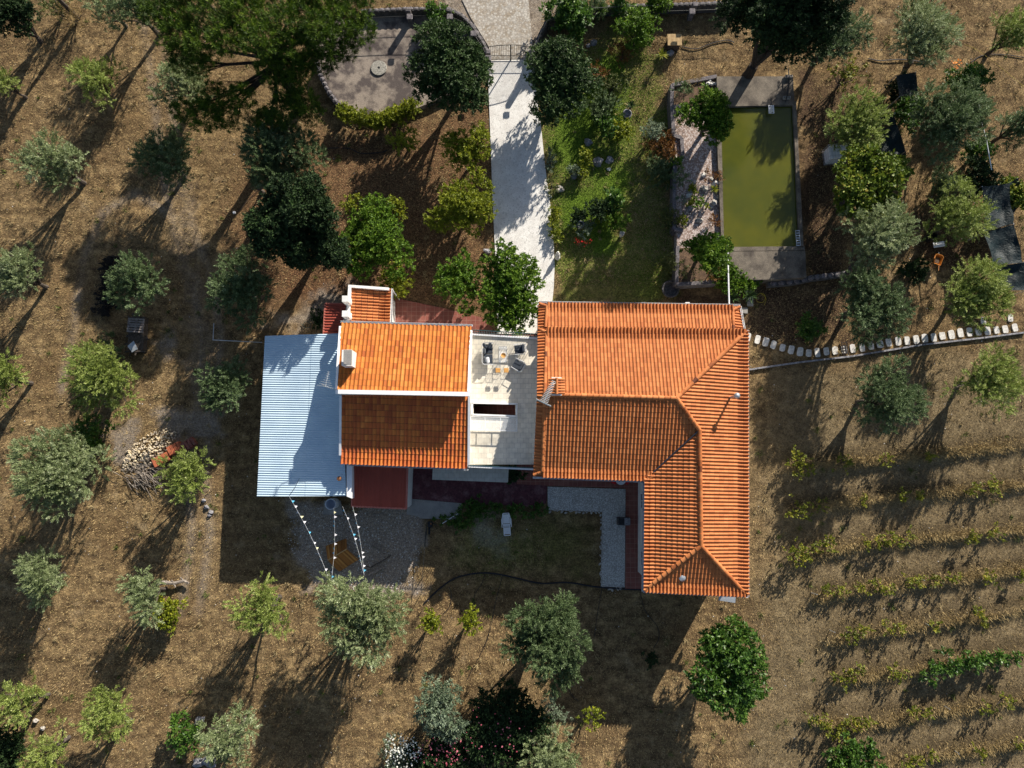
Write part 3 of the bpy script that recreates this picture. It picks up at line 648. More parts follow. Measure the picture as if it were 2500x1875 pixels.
for i, (p, q) in enumerate([((1332, 963, 6.4), (1652, 972, 6.4)), ((1822, 808, 4.84), (1652, 972, 6.4)), ((1652, 972, 6.4), (1708, 1050, 5.92)), ((1708, 1050, 5.91), (1712, 1333, 5.9)),
             ((1823, 1453, 4.84), (1712, 1333, 5.9)), ((1573, 1441, 4.84), (1712, 1333, 5.9)), ((1336, 745, 3.82), (1332, 798, 4.38)), ((1316, 741, 3.75), (1336, 748, 3.85)),
             ((1314, 803, 4.7), (1334, 811, 4.92)), ((1334, 810, 4.88), (1330, 963, 6.4)), ((1324, 1150, 4.92), (1330, 963, 6.4)), ((1303, 1160, 4.75), (1324, 1150, 4.92)), ((1789, 752, 3.82), (1791, 806, 4.4)),
             ((1806, 749, 3.7), (1789, 757, 3.85)), ((1575, 1171, 4.88), (1590, 1157, 4.97)), ((1577, 1169, 4.88), (1584, 1151, 5.02)), ((1575, 1170, 4.88), (1595, 1163, 5.02))]):
    ridge(A, P(*p), P(*q), r=.13 if i < 6 else .10, seed=i)
A.build('ridge_tiles', MT['tile_main'], roof)
A = MB(); A.tube([P(1594, 1154, 5.02), P(1650, 1102, 5.48), P(1704, 1053, 5.93)], .05, 5); A.build('valley_gutter', M('valley_lead', (.03, .035, .05), None, 5, .5), roof)
A = MB()
for q in ([(1316, 737, 3.68), (1808, 744.5, 3.68)], [(1826, 805, 4.8), (1827, 1457, 4.8)], [(1570, 1445, 4.8), (1827, 1457, 4.8)], [(1571, 1174, 4.8), (1569, 1445, 4.8)], [(1301, 1166, 4.7), (1573, 1176, 4.8)], [(1808, 747, 3.7), (1818, 803, 4.2)]):
    gut(A, [P(*p) for p in q], .06)
A.build('gutter', MT['gutter'], hr)
for (x, y, fc) in ((1820, 900, 0), (1820, 1080, 0), (1820, 1300, 0)): pass
EX = P(1807, 900, ZE).x
for y in (870, 1010, 1150, 1290): window(hr, (EX + .01, P(0, y, ZE).y, 2.0), 1.2, 1.2, 0)
for y in (1230, 1380): window(hr, (P(1590, y, ZE).x - .01, P(0, y, ZE).y, 2.0), 1.0, 1.2, math.pi)
for x in (1365, 1450, 1535): window(hr, (P(x, 1150, ZE).x, P(x, 1153, ZE).y - .08, 1.9), 1.1, 1.3, -math.pi / 2)
for x in (1660, 1740): window(hr, (P(x, 1430, ZE).x, P(1700, 1431, ZE).y - .12, 2.4), 1.1, 1.2, -math.pi / 2)
A = MB(); A.rbox(P(1583, 1320, 1.05) + Vector((.1, 0, 0)), (.06, .9, 2.1)); A.build('door', MT['whitepaint'], hr)
# chimney with a small tiled cap, aerial, vent pipe, roof vent
ch = MB(); cp = P(1357, 946, 6.4); ch.box(cp + Vector((0, 0, .1)), (.55, .85, 1.2)); chim = ch.build('chimney', MT['white'], hr)
A = MB(); t = .72
for sgn in (-1, 1):
    for i in range(6):
        y = -.42 + i * .168; p = cp + Vector((0, y, t + .22)); A.cur = random.random()
        A.tube([p + Vector((.02 * sgn, 0, 0)), p + Vector((sgn * .48, 0, -.2))], [.06, .075], 8)
A.tube([cp + Vector((0, -.5, t + .24)), cp + Vector((0, .5, t + .24))], .08, 8); A.build('cap_tiles', MT['tile_main'], chim)
A = MB(); A.box(cp + Vector((0, -.52, t + .05)), (.62, .1, .12)); A.build('cap_ledge', MT['white'], chim); A = MB(); A.box(cp + Vector((0, .5, t + .05)), (.62, .1, .12)); A.build('cap_ledge', MT['white'], chim)
A = MB(); z = 8.0; p0 = P(1352, 931, z); p1 = P(1327, 983, z)
A.tube([P(1341, 955, 6.3), P(1341, 955, z)], .022, 6); A.tube([p0, p1], .02, 6)
dd = (p1 - p0).normalized(); sd = Vector((-dd.y, dd.x, 0))
for i in range(15):
    q = p0.lerp(p1, i / 14); l = .12 + .010 * i; A.tube([q - sd * l, q + sd * l], .012, 5)
for k in range(7):
    zz = z - .35 + k * .1; A.tube([p1 + sd * .50 + Vector((0, 0, zz - z)), p1 - sd * .50 + Vector((0, 0, zz - z))], .011, 4)
A.build('antenna', MT['steel'], hr)
A = MB(); b = P(1781, 971, 5.1); A.tube([b, b + Vector((0, 0, 1.5))], .07, 10); A.lathe(b + Vector((0, 0, 1.35)), [(.08, 0), (.17, .08), (.19, .2), (.12, .3), (0, .34)], 14); A.build('vent_pipe', MT['steel'], hr)
A = MB(); b = P(1664, 1409, 4.95); A.lathe(b, [(.2, -.1), (.2, .1), (.24, .12), (.22, .22), (.14, .3), (0, .33)], 18); A.build('roof_vent', MT['steel'], hr)
A = MB(); A.box(P(1775, 1462, 2.6), (1.1, .35, .08), -.15); A.box(P(1775, 1456, 2.4), (.06, .5, .4)); A.build('side_canopy', MT['steel'], hr)

# ------------------------------------------------------------ left-hand house
hl = thing('house', 'tall white house with mottled yellow-orange upper roof and darker lower roof', 'house', P(985, 960, 0))
ZN, ZT = 4.75, 6.05; SN, SE_ = 5.2, 4.1
mb = MB(); A0 = P(836, 795, ZN); B0 = P(1143, 803, ZN); T0 = P(826, 957, ZT); T1 = P(1139, 960, ZT)
x0 = A0.x + .08; x1 = B0.x - .05
yN = P(990, 803, ZN).y; yM = P(990, 961, ZT).y; yS = P(990, 1128, SE_).y
def profwall(xa, xb):
    pr = [(yN, 0), (yM, 0), (yM, ZT - .15), (yN, ZN - .12)]
    vs = [(xa, y, z) for y, z in pr] + [(xb, y, z) for y, z in pr]
    mb.add(vs, [(3, 2, 1, 0), (4, 5, 6, 7), (0, 1, 5, 4), (1, 2, 6, 5), (2, 3, 7, 6), (3, 0, 4, 7)])
profwall(x0, x1)
pr = [(yM - .003, 0), (yS, 0), (yS, SE_ - .15), (yM - .003, SN - .12)]
xs0 = P(836, 1000, SN).x; xs1 = P(1140, 1000, SN).x
vs = [(xs0, y, z) for y, z in pr] + [(xs1, y, z) for y, z in pr]
mb.add(vs, [(0, 1, 2, 3), (7, 6, 5, 4), (0, 4, 5, 1), (1, 5, 6, 2), (2, 6, 7, 3), (3, 7, 4, 0)])
mb.build('wall', MT['white'], hl)
A = MB(); up = [P(833, 788, ZN), P(1151, 797, ZN), P(1142, 959, ZT), P(824, 952, ZT)]
roof_plane((up[0], up[1], up[3]), [up], period=.262, course=.40, amp=.055, seed=21, acc=A, lift=.03); under(A, up, .08, .07)
ur = A.build('upper_roof', MT['tile_old'], hl)
A = MB(); lo = [P(832, 1131, SE_), P(1141, 1143, SE_), P(1143, 966, SN), P(834, 962, SN)]
roof_plane((lo[0], lo[1], lo[2]), [lo], period=.255, course=.40, amp=.055, seed=22, acc=A, lift=.03, flare=.2, flare_d=.5); under(A, lo, .08, .07)
lr = A.build('lower_roof', MT['tile_dark'], hl)
A = MB()
def band(a, b, wd, th):
    a, b = Vector(a), Vector(b); d = (b - a); s = Vector((-d.y, d.x, 0)).normalized() * wd / 2; A.slab([a - s, b - s, b + s, a + s], th)
band(P(819, 956, ZT + .1), P(1146, 962, ZT + .1), .26, .35)
band(P(830.5, 796, ZN + .13), P(820.5, 950, ZT + .08), .14, .3); band(P(1150, 806, ZN + .13), P(1144, 956, ZT + .08), .16, .3)
band(P(831, 967, SN + .12), P(830, 1112, SE_ + .25), .14, .3); band(P(1145.5, 968, SN + .12), P(1144, 1138, SE_ + .12), .15, .3)
A.build('roof_edging', MT['whitepaint'], hl)
A = MB(); gut(A, [P(831, 785, ZN + .05), P(1154, 794, ZN + .05)], .06); A.build('gutter', MT['gutter'], hl); A = MB(); gut(A, [P(846, 1134.5, SE_), P(1143, 1146, SE_)], .06); A.build('gutter', MT['gutter'], hl)
ch = MB(); cp = P(851, 876, ZT - .2); ch.box(cp + Vector((.08, -.05, .1)), (.62, 1.0, 1.5)); cm = ch.build('chimney', MT['white'], hl)
A = MB(); A.rbox(P(849, 872, ZT + 1.05), (.52, .95, .08)); A.build('chimney_slab', MT['concpath'], cm)
A = MB(); b = P(822, 957, ZT); z = ZT + .9; a1 = b + Vector((-.6, .35, .4)); A.tube([b + Vector((0, .05, 0)), a1, a1 + Vector((0, 0, .9))], .022, 5)
t0 = P(794, 944, z); t1 = P(802, 908, z); A.tube([t0, t1], .018, 5); A.tube([a1 + Vector((0, 0, .7)), t0], .018, 5); dd = (t1 - t0).normalized(); sd = Vector((-dd.y, dd.x, 0))
for i, l in enumerate((.52, .40, .34, .22, .16, .12, .1, .09)): q = t0.lerp(t1, i / 7); A.tube([q - sd * l, q + sd * l], .011, 4)
A.build('antenna', MT['steel'], hl)
for (x, z_) in ((1010, 3.6), (1100, 3.6), (1080, 1.4)): window(hl, (P(x, 803, ZN).x, yN + .01, z_), 1.1, 1.2, math.pi / 2)
for x in (920, 1060): window(hl, (P(x, 1128, SE_).x, yS - .01, 1.9), 1.0, 1.1, -math.pi / 2)

# ------------------------------------------------------------ north annex with the two chimneys
an = thing('annex', 'small orange tiled annex with white parapet and two white chimneys', 'outbuilding', P(905, 745, 0))
A = MB(); A.prism([P(x, y, 3.3)[:2] for x, y in [(856, 706), (946, 712), (945, 800), (852, 798)]], 0, 3.2); A.build('wall', MT['white'], an)
A = MB(); rf = [P(954, 706, 3.3), P(951, 796, 3.3), P(853, 796, 3.9), P(857, 700, 3.9)]
roof_plane((rf[0], rf[1], rf[2]), [rf], period=.212, course=.385, amp=.055, acc=A, seed=31, flare=.2, flare_d=.5); under(A, rf, .07, .07); A.build('roof', MT['tile_main'], an)
A = MB(); band(P(850, 698, 4.1), P(949, 705, 3.7), .17, .9); band(P(853.5, 700, 4.11), P(848.5, 790, 4.07), .20, .9); A.build('parapet', MT['white'], an)
for (y, yf) in ((734, 742), (770, 778)):
    A = MB(); A.box(P(848, y, 4.3), (.42, .40, 1.2)); c = A.build('chimney', MT['white'], an)
    A = MB(); A.lathe(P(855.5, yf, 3.7), [(.16, 0), (.16, .75), (.0, .76)], 16); A.build('flue', MT['white'], c)
A = MB(); gut(A, [P(957.5, 704, 3.33), P(955, 788, 3.33)], .06); A.tube([P(957, 706, 3.25), P(957, 706, 3.25) - Vector((0, 0, 3.2))], .04, 8); A.build('gutter', MT['gutter'], an)

def leanto(name, label, pts, zs, drop, period, mat, edges, wallmat='white', kind='sine', amp=.022, post=True, fi=(0, 1, 3)):
    r = thing(name, label, 'outbuilding', P(sum(p[0] for p in pts) / 4, sum(p[1] for p in pts) / 4, 0))
    q = [P(x, y, z) for (x, y), z in zip(pts, zs)]
    A = MB(); roof_plane((q[fi[0]], q[fi[1]], q[fi[2]]), [q], period=period, course=3.2, amp=amp, lift=.016, kind=kind, acc=A, seed=41); under(A, q, .03, .06)
    A.build('roof', mat, r)
    c = sum(q, Vector()) / 4; A = MB()
    for i in range(4):
        a = q[i].lerp(c, .05); b = q[(i + 1) % 4].lerp(c, .05)
        s = (b - a).cross(Vector((0, 0, 1))).normalized() * .08
        A.add([(a - s).xy.to_3d(), (b - s).xy.to_3d(), (b + s).xy.to_3d(), (a + s).xy.to_3d(), a - s - Vector((0, 0, .12)), b - s - Vector((0, 0, .12)), b + s - Vector((0, 0, .12)), a + s - Vector((0, 0, .12))],
              [(0, 3, 2, 1), (4, 5, 6, 7), (0, 1, 5, 4), (1, 2, 6, 5), (2, 3, 7, 6), (3, 0, 4, 7)])
    A.build('wall', MT[wallmat], r)
    if edges:
        A = MB()
        for (i, j) in edges:
            a, b = q[i] + Vector((0, 0, .035)), q[j] + Vector((0, 0, .035)); d = b - a; s = Vector((-d.y, d.x, 0)).normalized() * .055; A.slab([a - s, b - s, b + s, a + s], .14)
        A.build('roof_trim', MT['pinkedge'], r)
    return r
leanto('lean_to', 'small dark red ribbed lean-to roof left of the two chimneys', [(794, 741), (846, 742), (828, 816), (790, 816)], (2.5, 2.7, 2.7, 2.5), 0, .195, MT['red_sheet'], [(0, 3), (0, 1)], amp=.04, fi=(0, 3, 1), kind='barrel')
leanto('lean_to', 'larger dark red ribbed lean-to roof beside the purple courtyard', [(860, 1130), (995, 1136), (992, 1242), (859, 1236)], (2.9, 2.9, 2.6, 2.6), 0, .20, MT['red_sheet'], [(3, 2), (1, 2), (0, 3)], amp=.025, fi=(3, 2, 0), kind='rib')
sh = leanto('shed', 'large shed with pale blue-grey corrugated metal roof', [(647, 820), (829, 814), (845, 1211), (627.5, 1212)], (3.2, 3.3, 3.3, 3.15), 0, .152, MT['shed'], None, amp=.018, fi=(3, 0, 1))
A = MB(); A.prism([P(x, y, 3.4)[:2] for x, y in [(846, 1129), (860, 1130), (859, 1217), (846.5, 1212)]], 0, 3.4); A.build('side_wall', MT['whitepaint'], sh)
A = MB()
pv = P(832, 1168, 3.3); A.tube([pv, pv + Vector((0, 0, .5))], .05, 8); A.lathe(pv + Vector((0, 0, .4)), [(.06, 0), (.16, .02), (.14, .1), (0, .14)], 12); A.build('flue', M('rusty_iron', (.28, .12, .05), (.14, .06, .03), 9, .9), sh)
A = MB(); A.tube([P(731, 1168, 3.3), P(720, 1190, 3.28), P(706, 1210, 3.25)], .012, 4); A.build('cable', MT['black'], sh)

# ------------------------------------------------------------ terrace block
ZF = 3.5
tb = thing('terrace', 'cream tiled roof terrace joining the two tiled houses', 'terrace', P(1225, 980, 0))
ox0, ox1 = P(1156, 985, ZF).x, P(1258, 985, ZF).x; oy0, oy1 = P(1150, 984, ZF).y, P(1150, 1015, ZF).y
tx0, tx1 = P(1140, 900, ZF).x, P(1330, 900, ZF).x; ty0, ty1 = P(1200, 820, ZF).y, P(1200, 1134, ZF).y
mb = MB()
for (a, b, c, d) in ((tx0, ox0, ty1, ty0), (ox1, tx1, ty1, ty0), (ox0, ox1, oy0, ty0), (ox0, ox1, ty1, oy1)):
    mb.prism([(a, c), (b, c), (b, d), (a, d)], 0 if False else ZF - .3, ZF)
mb.build('floor', MT['terrtile'], tb)
mb = MB(); mb.box(((tx0 + tx1) / 2, ty0 - .12, (ZF - .3) / 2), (tx1 - tx0, .2, ZF - .31)); mb.box(((tx0 + tx1) / 2, ty1 + .12, (ZF - .3) / 2), (tx1 - tx0, .2, ZF - .31)); mb.build('wall', MT['white'], tb)
mb = MB()
n = 13
for i in range(n):
    f = i / (n - 1); x = ox0 + (ox1 - ox0) * f; mb.prism([(x - .14, oy1), (x + .14, oy1), (x + .14, oy0), (x - .14, oy0)], .1 + f * 2.6 - .2, .15 + f * 2.6)
mb.build('stairs', MT['redtile'], tb)
mb = MB()
for (a, b) in (((1150, 983), (1264, 986)), ((1151, 1012), (1264, 1016))): band2 = None; A = mb; band(P(*a, ZF + .15), P(*b, ZF + .15), .11, .15)
for (a, b) in (((1153, 983), (1152, 1012)), ((1262, 986), (1261, 1016))): A = mb; band(P(*a, ZF + .15), P(*b, ZF + .15), .10, .147)
fr = mb.build('stair_kerb', MT['whitepaint'], tb)
mb = MB(); A = mb; zz = ZF + .55
for (a, b) in (((1148, 1017), (1264, 1020)), ((1147, 1049), (1263, 1053)), ((1263, 1019), (1262, 1053)), ((1184, 1018), (1183, 1050)), ((1222, 1018), (1221, 1051)), ((1149, 1017), (1148, 1049))):
    band(P(*a, zz), P(*b, zz), .035 if a[0] < 1200 or True else .05, .05)
hf = mb.build('hatch_frame', MT['whitepaint'], tb)
mb = MB(); mb.slab([P(1149, 1018, zz - .02), P(1263, 1021, zz - .02), P(1262, 1052, zz - .02), P(1148, 1048, zz - .02)], .01); mb.build('hatch_glass', MT['glass'], hf)
def railing(parent, a, b, zf, hgt, mat, sp=.16, name='railing'):
    A = MB(); a = Vector((a.x, a.y, zf)); b = Vector((b.x, b.y, zf)); L = (b - a).length; n = int(L / sp)
    A.tube([a + Vector((0, 0, hgt)), b + Vector((0, 0, hgt))], .03, 6); A.tube([a + Vector((0, 0, .12)), b + Vector((0, 0, .12))], .02, 5)
    for i in range(n + 1):
        q = a.lerp(b, i / n); r = .032 if i % 12 == 0 else .021; A.tube([q, q + Vector((0, 0, hgt))], r, 4)
    return A.build(name, mat, parent)
railing(tb, P(1154, 812, ZF), P(1312, 822, ZF), ZF, 1.0, MT['green_rail'])
mb = MB(); A = mb; band(P(1152, 816, ZF + .12), P(1312, 826, ZF + .12), .11, .25); mb.build('kerb', MT['whitepaint'], tb)
railing(tb, P(1146, 1136, ZF), P(1302, 1142, ZF), ZF, .95, MT['green_rail'])
mb = MB(); A = mb; band(P(1142, 1138, ZF + .1), P(1302, 1145, ZF + .1), .16, .3); mb.build('south_kerb', MT['whitepaint'], tb)
ld = thing('canopy', 'flat cream tiled canopy slab over the purple courtyard', 'canopy', P(1150, 1160, 0))
A = MB(); A.slab([P(1057, 1138, 2.7), P(1242, 1144, 2.7), P(1240, 1178, 2.7), P(1055, 1171, 2.7)], .18); A.build('slab', MT['ledgetile'], ld)
for (x, y) in ((1060, 1168), (1236, 1175), (1150, 1172)): A = MB(); A.box((*P(x, y, 2.7)[:2], 1.25), (.14, .14, 2.5)); A.build('post', MT['white'], ld)
# ------------------------------------------------------------ plants
STY = {  # dens clusters/m2, leaves per cluster, cluster length, leaf length, leaf width, jitter, up-bias
 'olive': (14, 44, .50, .14, .034, .50, .40), 'olivey': (13, 44, .50, .14, .034, .50, .40), 'olived': (14, 44, .42, .13, .036, .60, .40),
 'dark': (19, 16, .22, .16, .085, 1.1, .3), 'glossy': (17, 12, .22, .23, .085, 1.3, .45), 'citrus': (20, 14, .22, .16, .085, 1.2, .35), 'yellow': (20, 14, .22, .15, .075, 1.1, .35),
 'bright': (13, 12, .22, .25, .11, 1.4, .55), 'fig': (13, 11, .25, .22, .15, 1.2, .5), 'pine': (22, 22, .10, .24, .026, .60, .8), 'red': (14, 16, .35, .16, .04, .6, .5),
 'silver': (16, 14, .2, .15, .045, .9, .5), 'dry': (14, 12, .4, .25, .02, .5, .6), 'vine': (14, 11, .35, .15, .11, 1.1, .4), 'drygreen': (8, 16, .4, .15, .055, .9, .4),
}
def unit(a): return a / (np.linalg.norm(a, axis=-1, keepdims=True) + 1e-9)
def leafcloud(rng, lobes, sty, mat, name='crown', dens=1.0, size=1.0):
    d_, n, ln, L, W, jit, up = STY[sty]; VV = []; VR = []
    for lb in lobes:
        c = np.array(lb[:3]); r = np.array(lb[3:6]); rm = r.mean(); cnt = max(3, int(d_ * dens * 4 * math.pi * (rm ** 2) * .8))
        u = unit(rng.normal(size=(cnt, 3))); u[:, 2] = np.where(rng.random(cnt) < .6, np.abs(u[:, 2]), u[:, 2])
        rad = .35 + .75 * rng.random(cnt) ** .6
        g = np.sin(u[:, 0] * 4.1 + lb[0] * 3) * np.sin(u[:, 1] * 4.7 + lb[1] * 2) * np.sin(u[:, 2] * 3.7 + 1) ; keep = g > -.45 + .35 * (rng.random(cnt) - .5)
        u = u[keep]; rad = rad[keep]; cnt = len(u)
        p = c + u * r * rad[:, None]; d = unit(u / r * rm + np.array([0, 0, up]) + rng.normal(size=(cnt, 3)) * .3)
        cv = rng.normal(size=cnt) * .5 + (lb[6] if len(lb) > 6 else 0)
        t = rng.random((cnt, n)); sz = size
        q = p[:, None] + d[:, None] * (t[..., None] * ln * sz) + rng.normal(size=(cnt, n, 3)) * .03 * sz
        ld = unit(d[:, None] * 1.0 + rng.normal(size=(cnt, n, 3)) * jit); side = unit(np.cross(ld, np.array([0, 0, 1.0]) + rng.normal(size=(cnt, n, 3)) * .45))
        ll = L * sz * (.7 + .6 * rng.random((cnt, n, 1))); ww = W * sz * (.7 + .6 * rng.random((cnt, n, 1)))
        m = q + ld * ll * .45
        V = np.stack([q, m + side * ww * .5, q + ld * ll, m - side * ww * .5], 2).reshape(-1, 3)
        VV.append(V); VR.append(np.clip(.42 + .22 * cv[:, None] + .17 * rng.normal(size=(cnt, n)), 0, 1).ravel())
    V = np.concatenate(VV); return fast_mesh(name, V, 4, mat, var=np.concatenate(VR))
def auto_lobes(rng, c, rx, ry, rz, n, rot=0.0, sub=.42, core=True):
    L = []; f1, f2 = rng.uniform(0, 6.28, 2)
    for i in range(n):
        a = i * 2.399963 + rng.uniform(-.4, .4); k = math.sqrt((i + .6) / n); 
        k = .86 * k + rng.uniform(-.13, .10); k *= 1 + .16 * math.sin(3 * a + f1) + .10 * math.sin(5 * a + f2); x = math.cos(a) * k * rx; y = math.sin(a) * k * ry
        zz = (rng.uniform(-.25, .45) + .55 * (1 - k * k)) * rz * .8
        s = sub * rng.uniform(.6, 1.15)
        X = x * math.cos(rot) - y * math.sin(rot); Y = x * math.sin(rot) + y * math.cos(rot)
        L.append((c[0] + X, c[1] + Y, c[2] + zz, rx * s, ry * s, max(rz * s * .9, .12), rng.uniform(-.5, .5)))
    if core: L.append((c[0], c[1], c[2] - .1 * rz, rx * .42, ry * .42, rz * .5, 0))
    return L
def addmesh(name, me, parent):
    o = bpy.data.objects.new(name, me); C.objects.link(o); attach(o, parent); return o
SEED = [100]
def plant(name, cat, label, x, y, r, h, sty, ry=None, rot=0, n=None, z0=None, lobes=None, dens=1.0, size=1.0, trunk=True, bark='bark', group=None, base=None, sub=None, twigs=0, seed=None, zs=1.0, core=True):
    """x, y, r in the photograph's 2500-px frame (crown as seen); h = height in m"""
    SEED[0] += 1; rng = np.random.default_rng(seed or SEED[0]); ry = ry or r
    z0 = h * .32 if z0 is None else z0; zc = (z0 + h) / 2; k = KS(x, y, zc)
    c = P(x, y, zc); rx_, ry_ = r * k, ry * k; rz = (h - z0) / 2
    if lobes: lobes = [(q[0], q[1], q[2], q[3] * zs, q[4], q[5]) for q in lobes]; LB = [(*P(lx, ly, lz)[:2], lz, lr * .80 * KS(lx, ly, lz), lr * .80 * KS(lx, ly, lz), lr * KS(lx, ly, lz) * lf, rng.uniform(-.4, .5)) for (lx, ly, lr, lz, lf, v) in lobes]
    else: LB = auto_lobes(rng, c, rx_, ry_, rz, n or max(5, int(7 + rx_ * 4)), rot, sub or .35, core)
    b = Vector((c.x, c.y, 0)) if base is None else P(*base)
    if base is None: b += Vector((rng.uniform(-.25, .25), rng.uniform(-.25, .25), 0)) * min(1, rx_)
    t = thing(name, label, cat, (b.x, b.y, 0), group)
    addmesh('crown' if cat in ('tree',) else 'foliage', leafcloud(rng, LB, sty, LM[sty], dens=dens, size=size), t)
    if trunk:
        A = MB(); tr = .04 + .021 * h * min(1.3, rx_ / 1.6 + .3); fk = Vector((b.x * .6 + c.x * .4, b.y * .6 + c.y * .4, z0 * .8 + .1))
        A.tube([(b.x, b.y, -.1), (b.x + .03, b.y, z0 * .4), fk], [tr * 1.25, tr, tr * .85], 8)
        for lb in LB[:14]:
            e = Vector(lb[:3]); m_ = fk.lerp(e, .5) + Vector((rng.uniform(-.1, .1), rng.uniform(-.1, .1), rng.uniform(0, .2)))
            A.tube([fk, m_, e], [tr * .55, tr * .33, tr * .12], 5)
            for _ in range(2): A.tube([m_, e + Vector((rng.uniform(-1, 1) * lb[3], rng.uniform(-1, 1) * lb[3], rng.uniform(0, .8) * lb[5])) * .8], [tr * .2, tr * .07], 4)
        A.build('trunk' if cat == 'tree' else 'stem', MT[bark], t)
    return t
D = 1.1302
def olive(x, y, r, h, label, sty='olive', **k): return plant('olive_tree', 'tree', label, x * D, y * D, r * D, h, sty, **k)
def bush(x, y, r, h, label, sty, **k): k.setdefault('z0', .05); return plant(k.pop('nm', 'shrub'), k.pop('cat', 'shrub'), label, x * D, y * D, r * D, h, sty, **k)

OL = [(212, 178, 46, 3.6, 'small yellow-green olive tree in the dry grass at upper left', 'olivey', {}),
 (14, 186, 26, 3.2, 'small olive tree cut by the left edge, uppermost one there', 'olivey', {}),
 (116, 352, 62, 4.6, 'silvery olive tree with bare trunk showing at its lower right, upper left field', 'olive', dict(base=(205, 448))),
 (362, 345, 62, 4.4, 'dark dense olive tree left of the pine, half in shade', 'olived', {}),
 (50, 597, 52, 4.2, 'silver-green olive tree by the left edge above the middle', 'olive', {}),
 (302, 612, 62, 4.2, 'shaded olive tree beside the black charred heap', 'olived', {}),
 (532, 628, 76, 4.6, 'large shaded olive tree between the track and the dark dense tree', 'olived', {}),
 (12, 812, 52, 4.2, 'olive tree cut by the left edge at mid height', 'olivey', {}),
 (228, 815, 80, 4.4, 'spreading olive tree just below the stacked pallets', 'olivey', {}),
 (490, 840, 54, 4.0, 'dark green tree close to the left side of the blue shed', 'olived', {}),
 (140, 1018, 98, 5.0, 'largest silvery olive tree left of the stone pile', 'olive', {}),
 (410, 1025, 60, 3.8, 'fresh green olive tree right of the stone pile', 'olivey', {}),
 (95, 1245, 52, 3.8, 'silver-green olive tree at lower left, above two smaller ones', 'olive', {}),
 (318, 1278, 42, 3.6, 'narrow pale olive tree beside the weathered stump', 'olive', dict(ry=60 * D)),
 (573, 1315, 62, 4.4, 'yellow-green olive tree below the lower left corner of the shed', 'olivey', {}),
 (785, 1322, 96, 5.4, 'big silver-green olive tree at the foot of the bunting strings', 'olive', dict(n=16, dens=1.1)),
 (1180, 1375, 98, 5.6, 'big dense grey-green olive tree below the middle of the garden', 'olived', dict(n=20, dens=1.2, sub=.33)),
 (50, 1518, 50, 3.6, 'light green olive tree in the lower left field near the left edge', 'olivey', {}),
 (243, 1537, 58, 3.8, 'light green olive tree with straight trunk shadow, lower left field', 'olivey', dict(base=(318, 1758))),
 (500, 1590, 58, 4.0, 'pale green olive tree beside the grey boulders at bottom left', 'olive', {}),
 (105, 1625, 55, 3.4, 'sparse olive tree at the bottom edge in the left corner', 'olivey', dict(dens=.6)),
 (1188, 1640, 66, 4.4, 'silver-green olive tree cut by the bottom edge right of the pink bush', 'olive', {}),
 (1905, 862, 84, 4.6, 'dense blue-green olive tree above the vineyard', 'olived', {}),
 (2125, 826, 66, 4.4, 'yellow-green olive tree at right below the stepping stones', 'olivey', {}),
 (1872, 660, 80, 5.0, 'dark spreading olive tree between the pool and the stepping stones', 'olived', {}),
 (2098, 640, 74, 4.6, 'bushy olive tree just above the right end of the stepping stones', 'olivey', {}),
 (1888, 515, 72, 5.2, 'silvery olive tree on a long leaning trunk right of the pool', 'olive', dict(base=(2055, 685), ry=62 * D)),
 (1842, 275, 68, 4.2, 'olive tree overhanging the caged water tank', 'olivey', {}),
 (2045, 262, 88, 5.0, 'broad dark olive tree right of the draped net', 'olived', {}),
 (2060, 468, 66, 4.4, 'yellow-green olive tree above the orange wheelbarrow', 'olivey', {}),
 (1985, 82, 76, 5.2, 'large silvery olive tree above the square green shade', 'olive', dict(base=(2215, 160))),
 (1800, 88, 62, 4.6, 'dark olive tree between the big black tree and the silvery one at the top', 'olived', {}),
 (2178, 80, 46, 4.2, 'olive tree cut by the right edge near the top', 'olivey', {}),
 (2196, 275, 42, 4.2, 'olive tree cut by the right edge below the yellow guy line', 'olived', {}),
 (400, 185, 56, 3.6, 'silvery olive tree half hidden under the left side of the pine', 'olive', {}),
 (236, 22, 40, 3.6, 'blue-grey olive tree at the top edge right of the leaning pole', 'olive', dict(dens=.7))]
for (x, y, r, h, lab, st, kw) in OL: olive(x, y, r * .92, h * 1.05, lab, st, z0=h * .2, group='olive trees in the dry field', **kw)

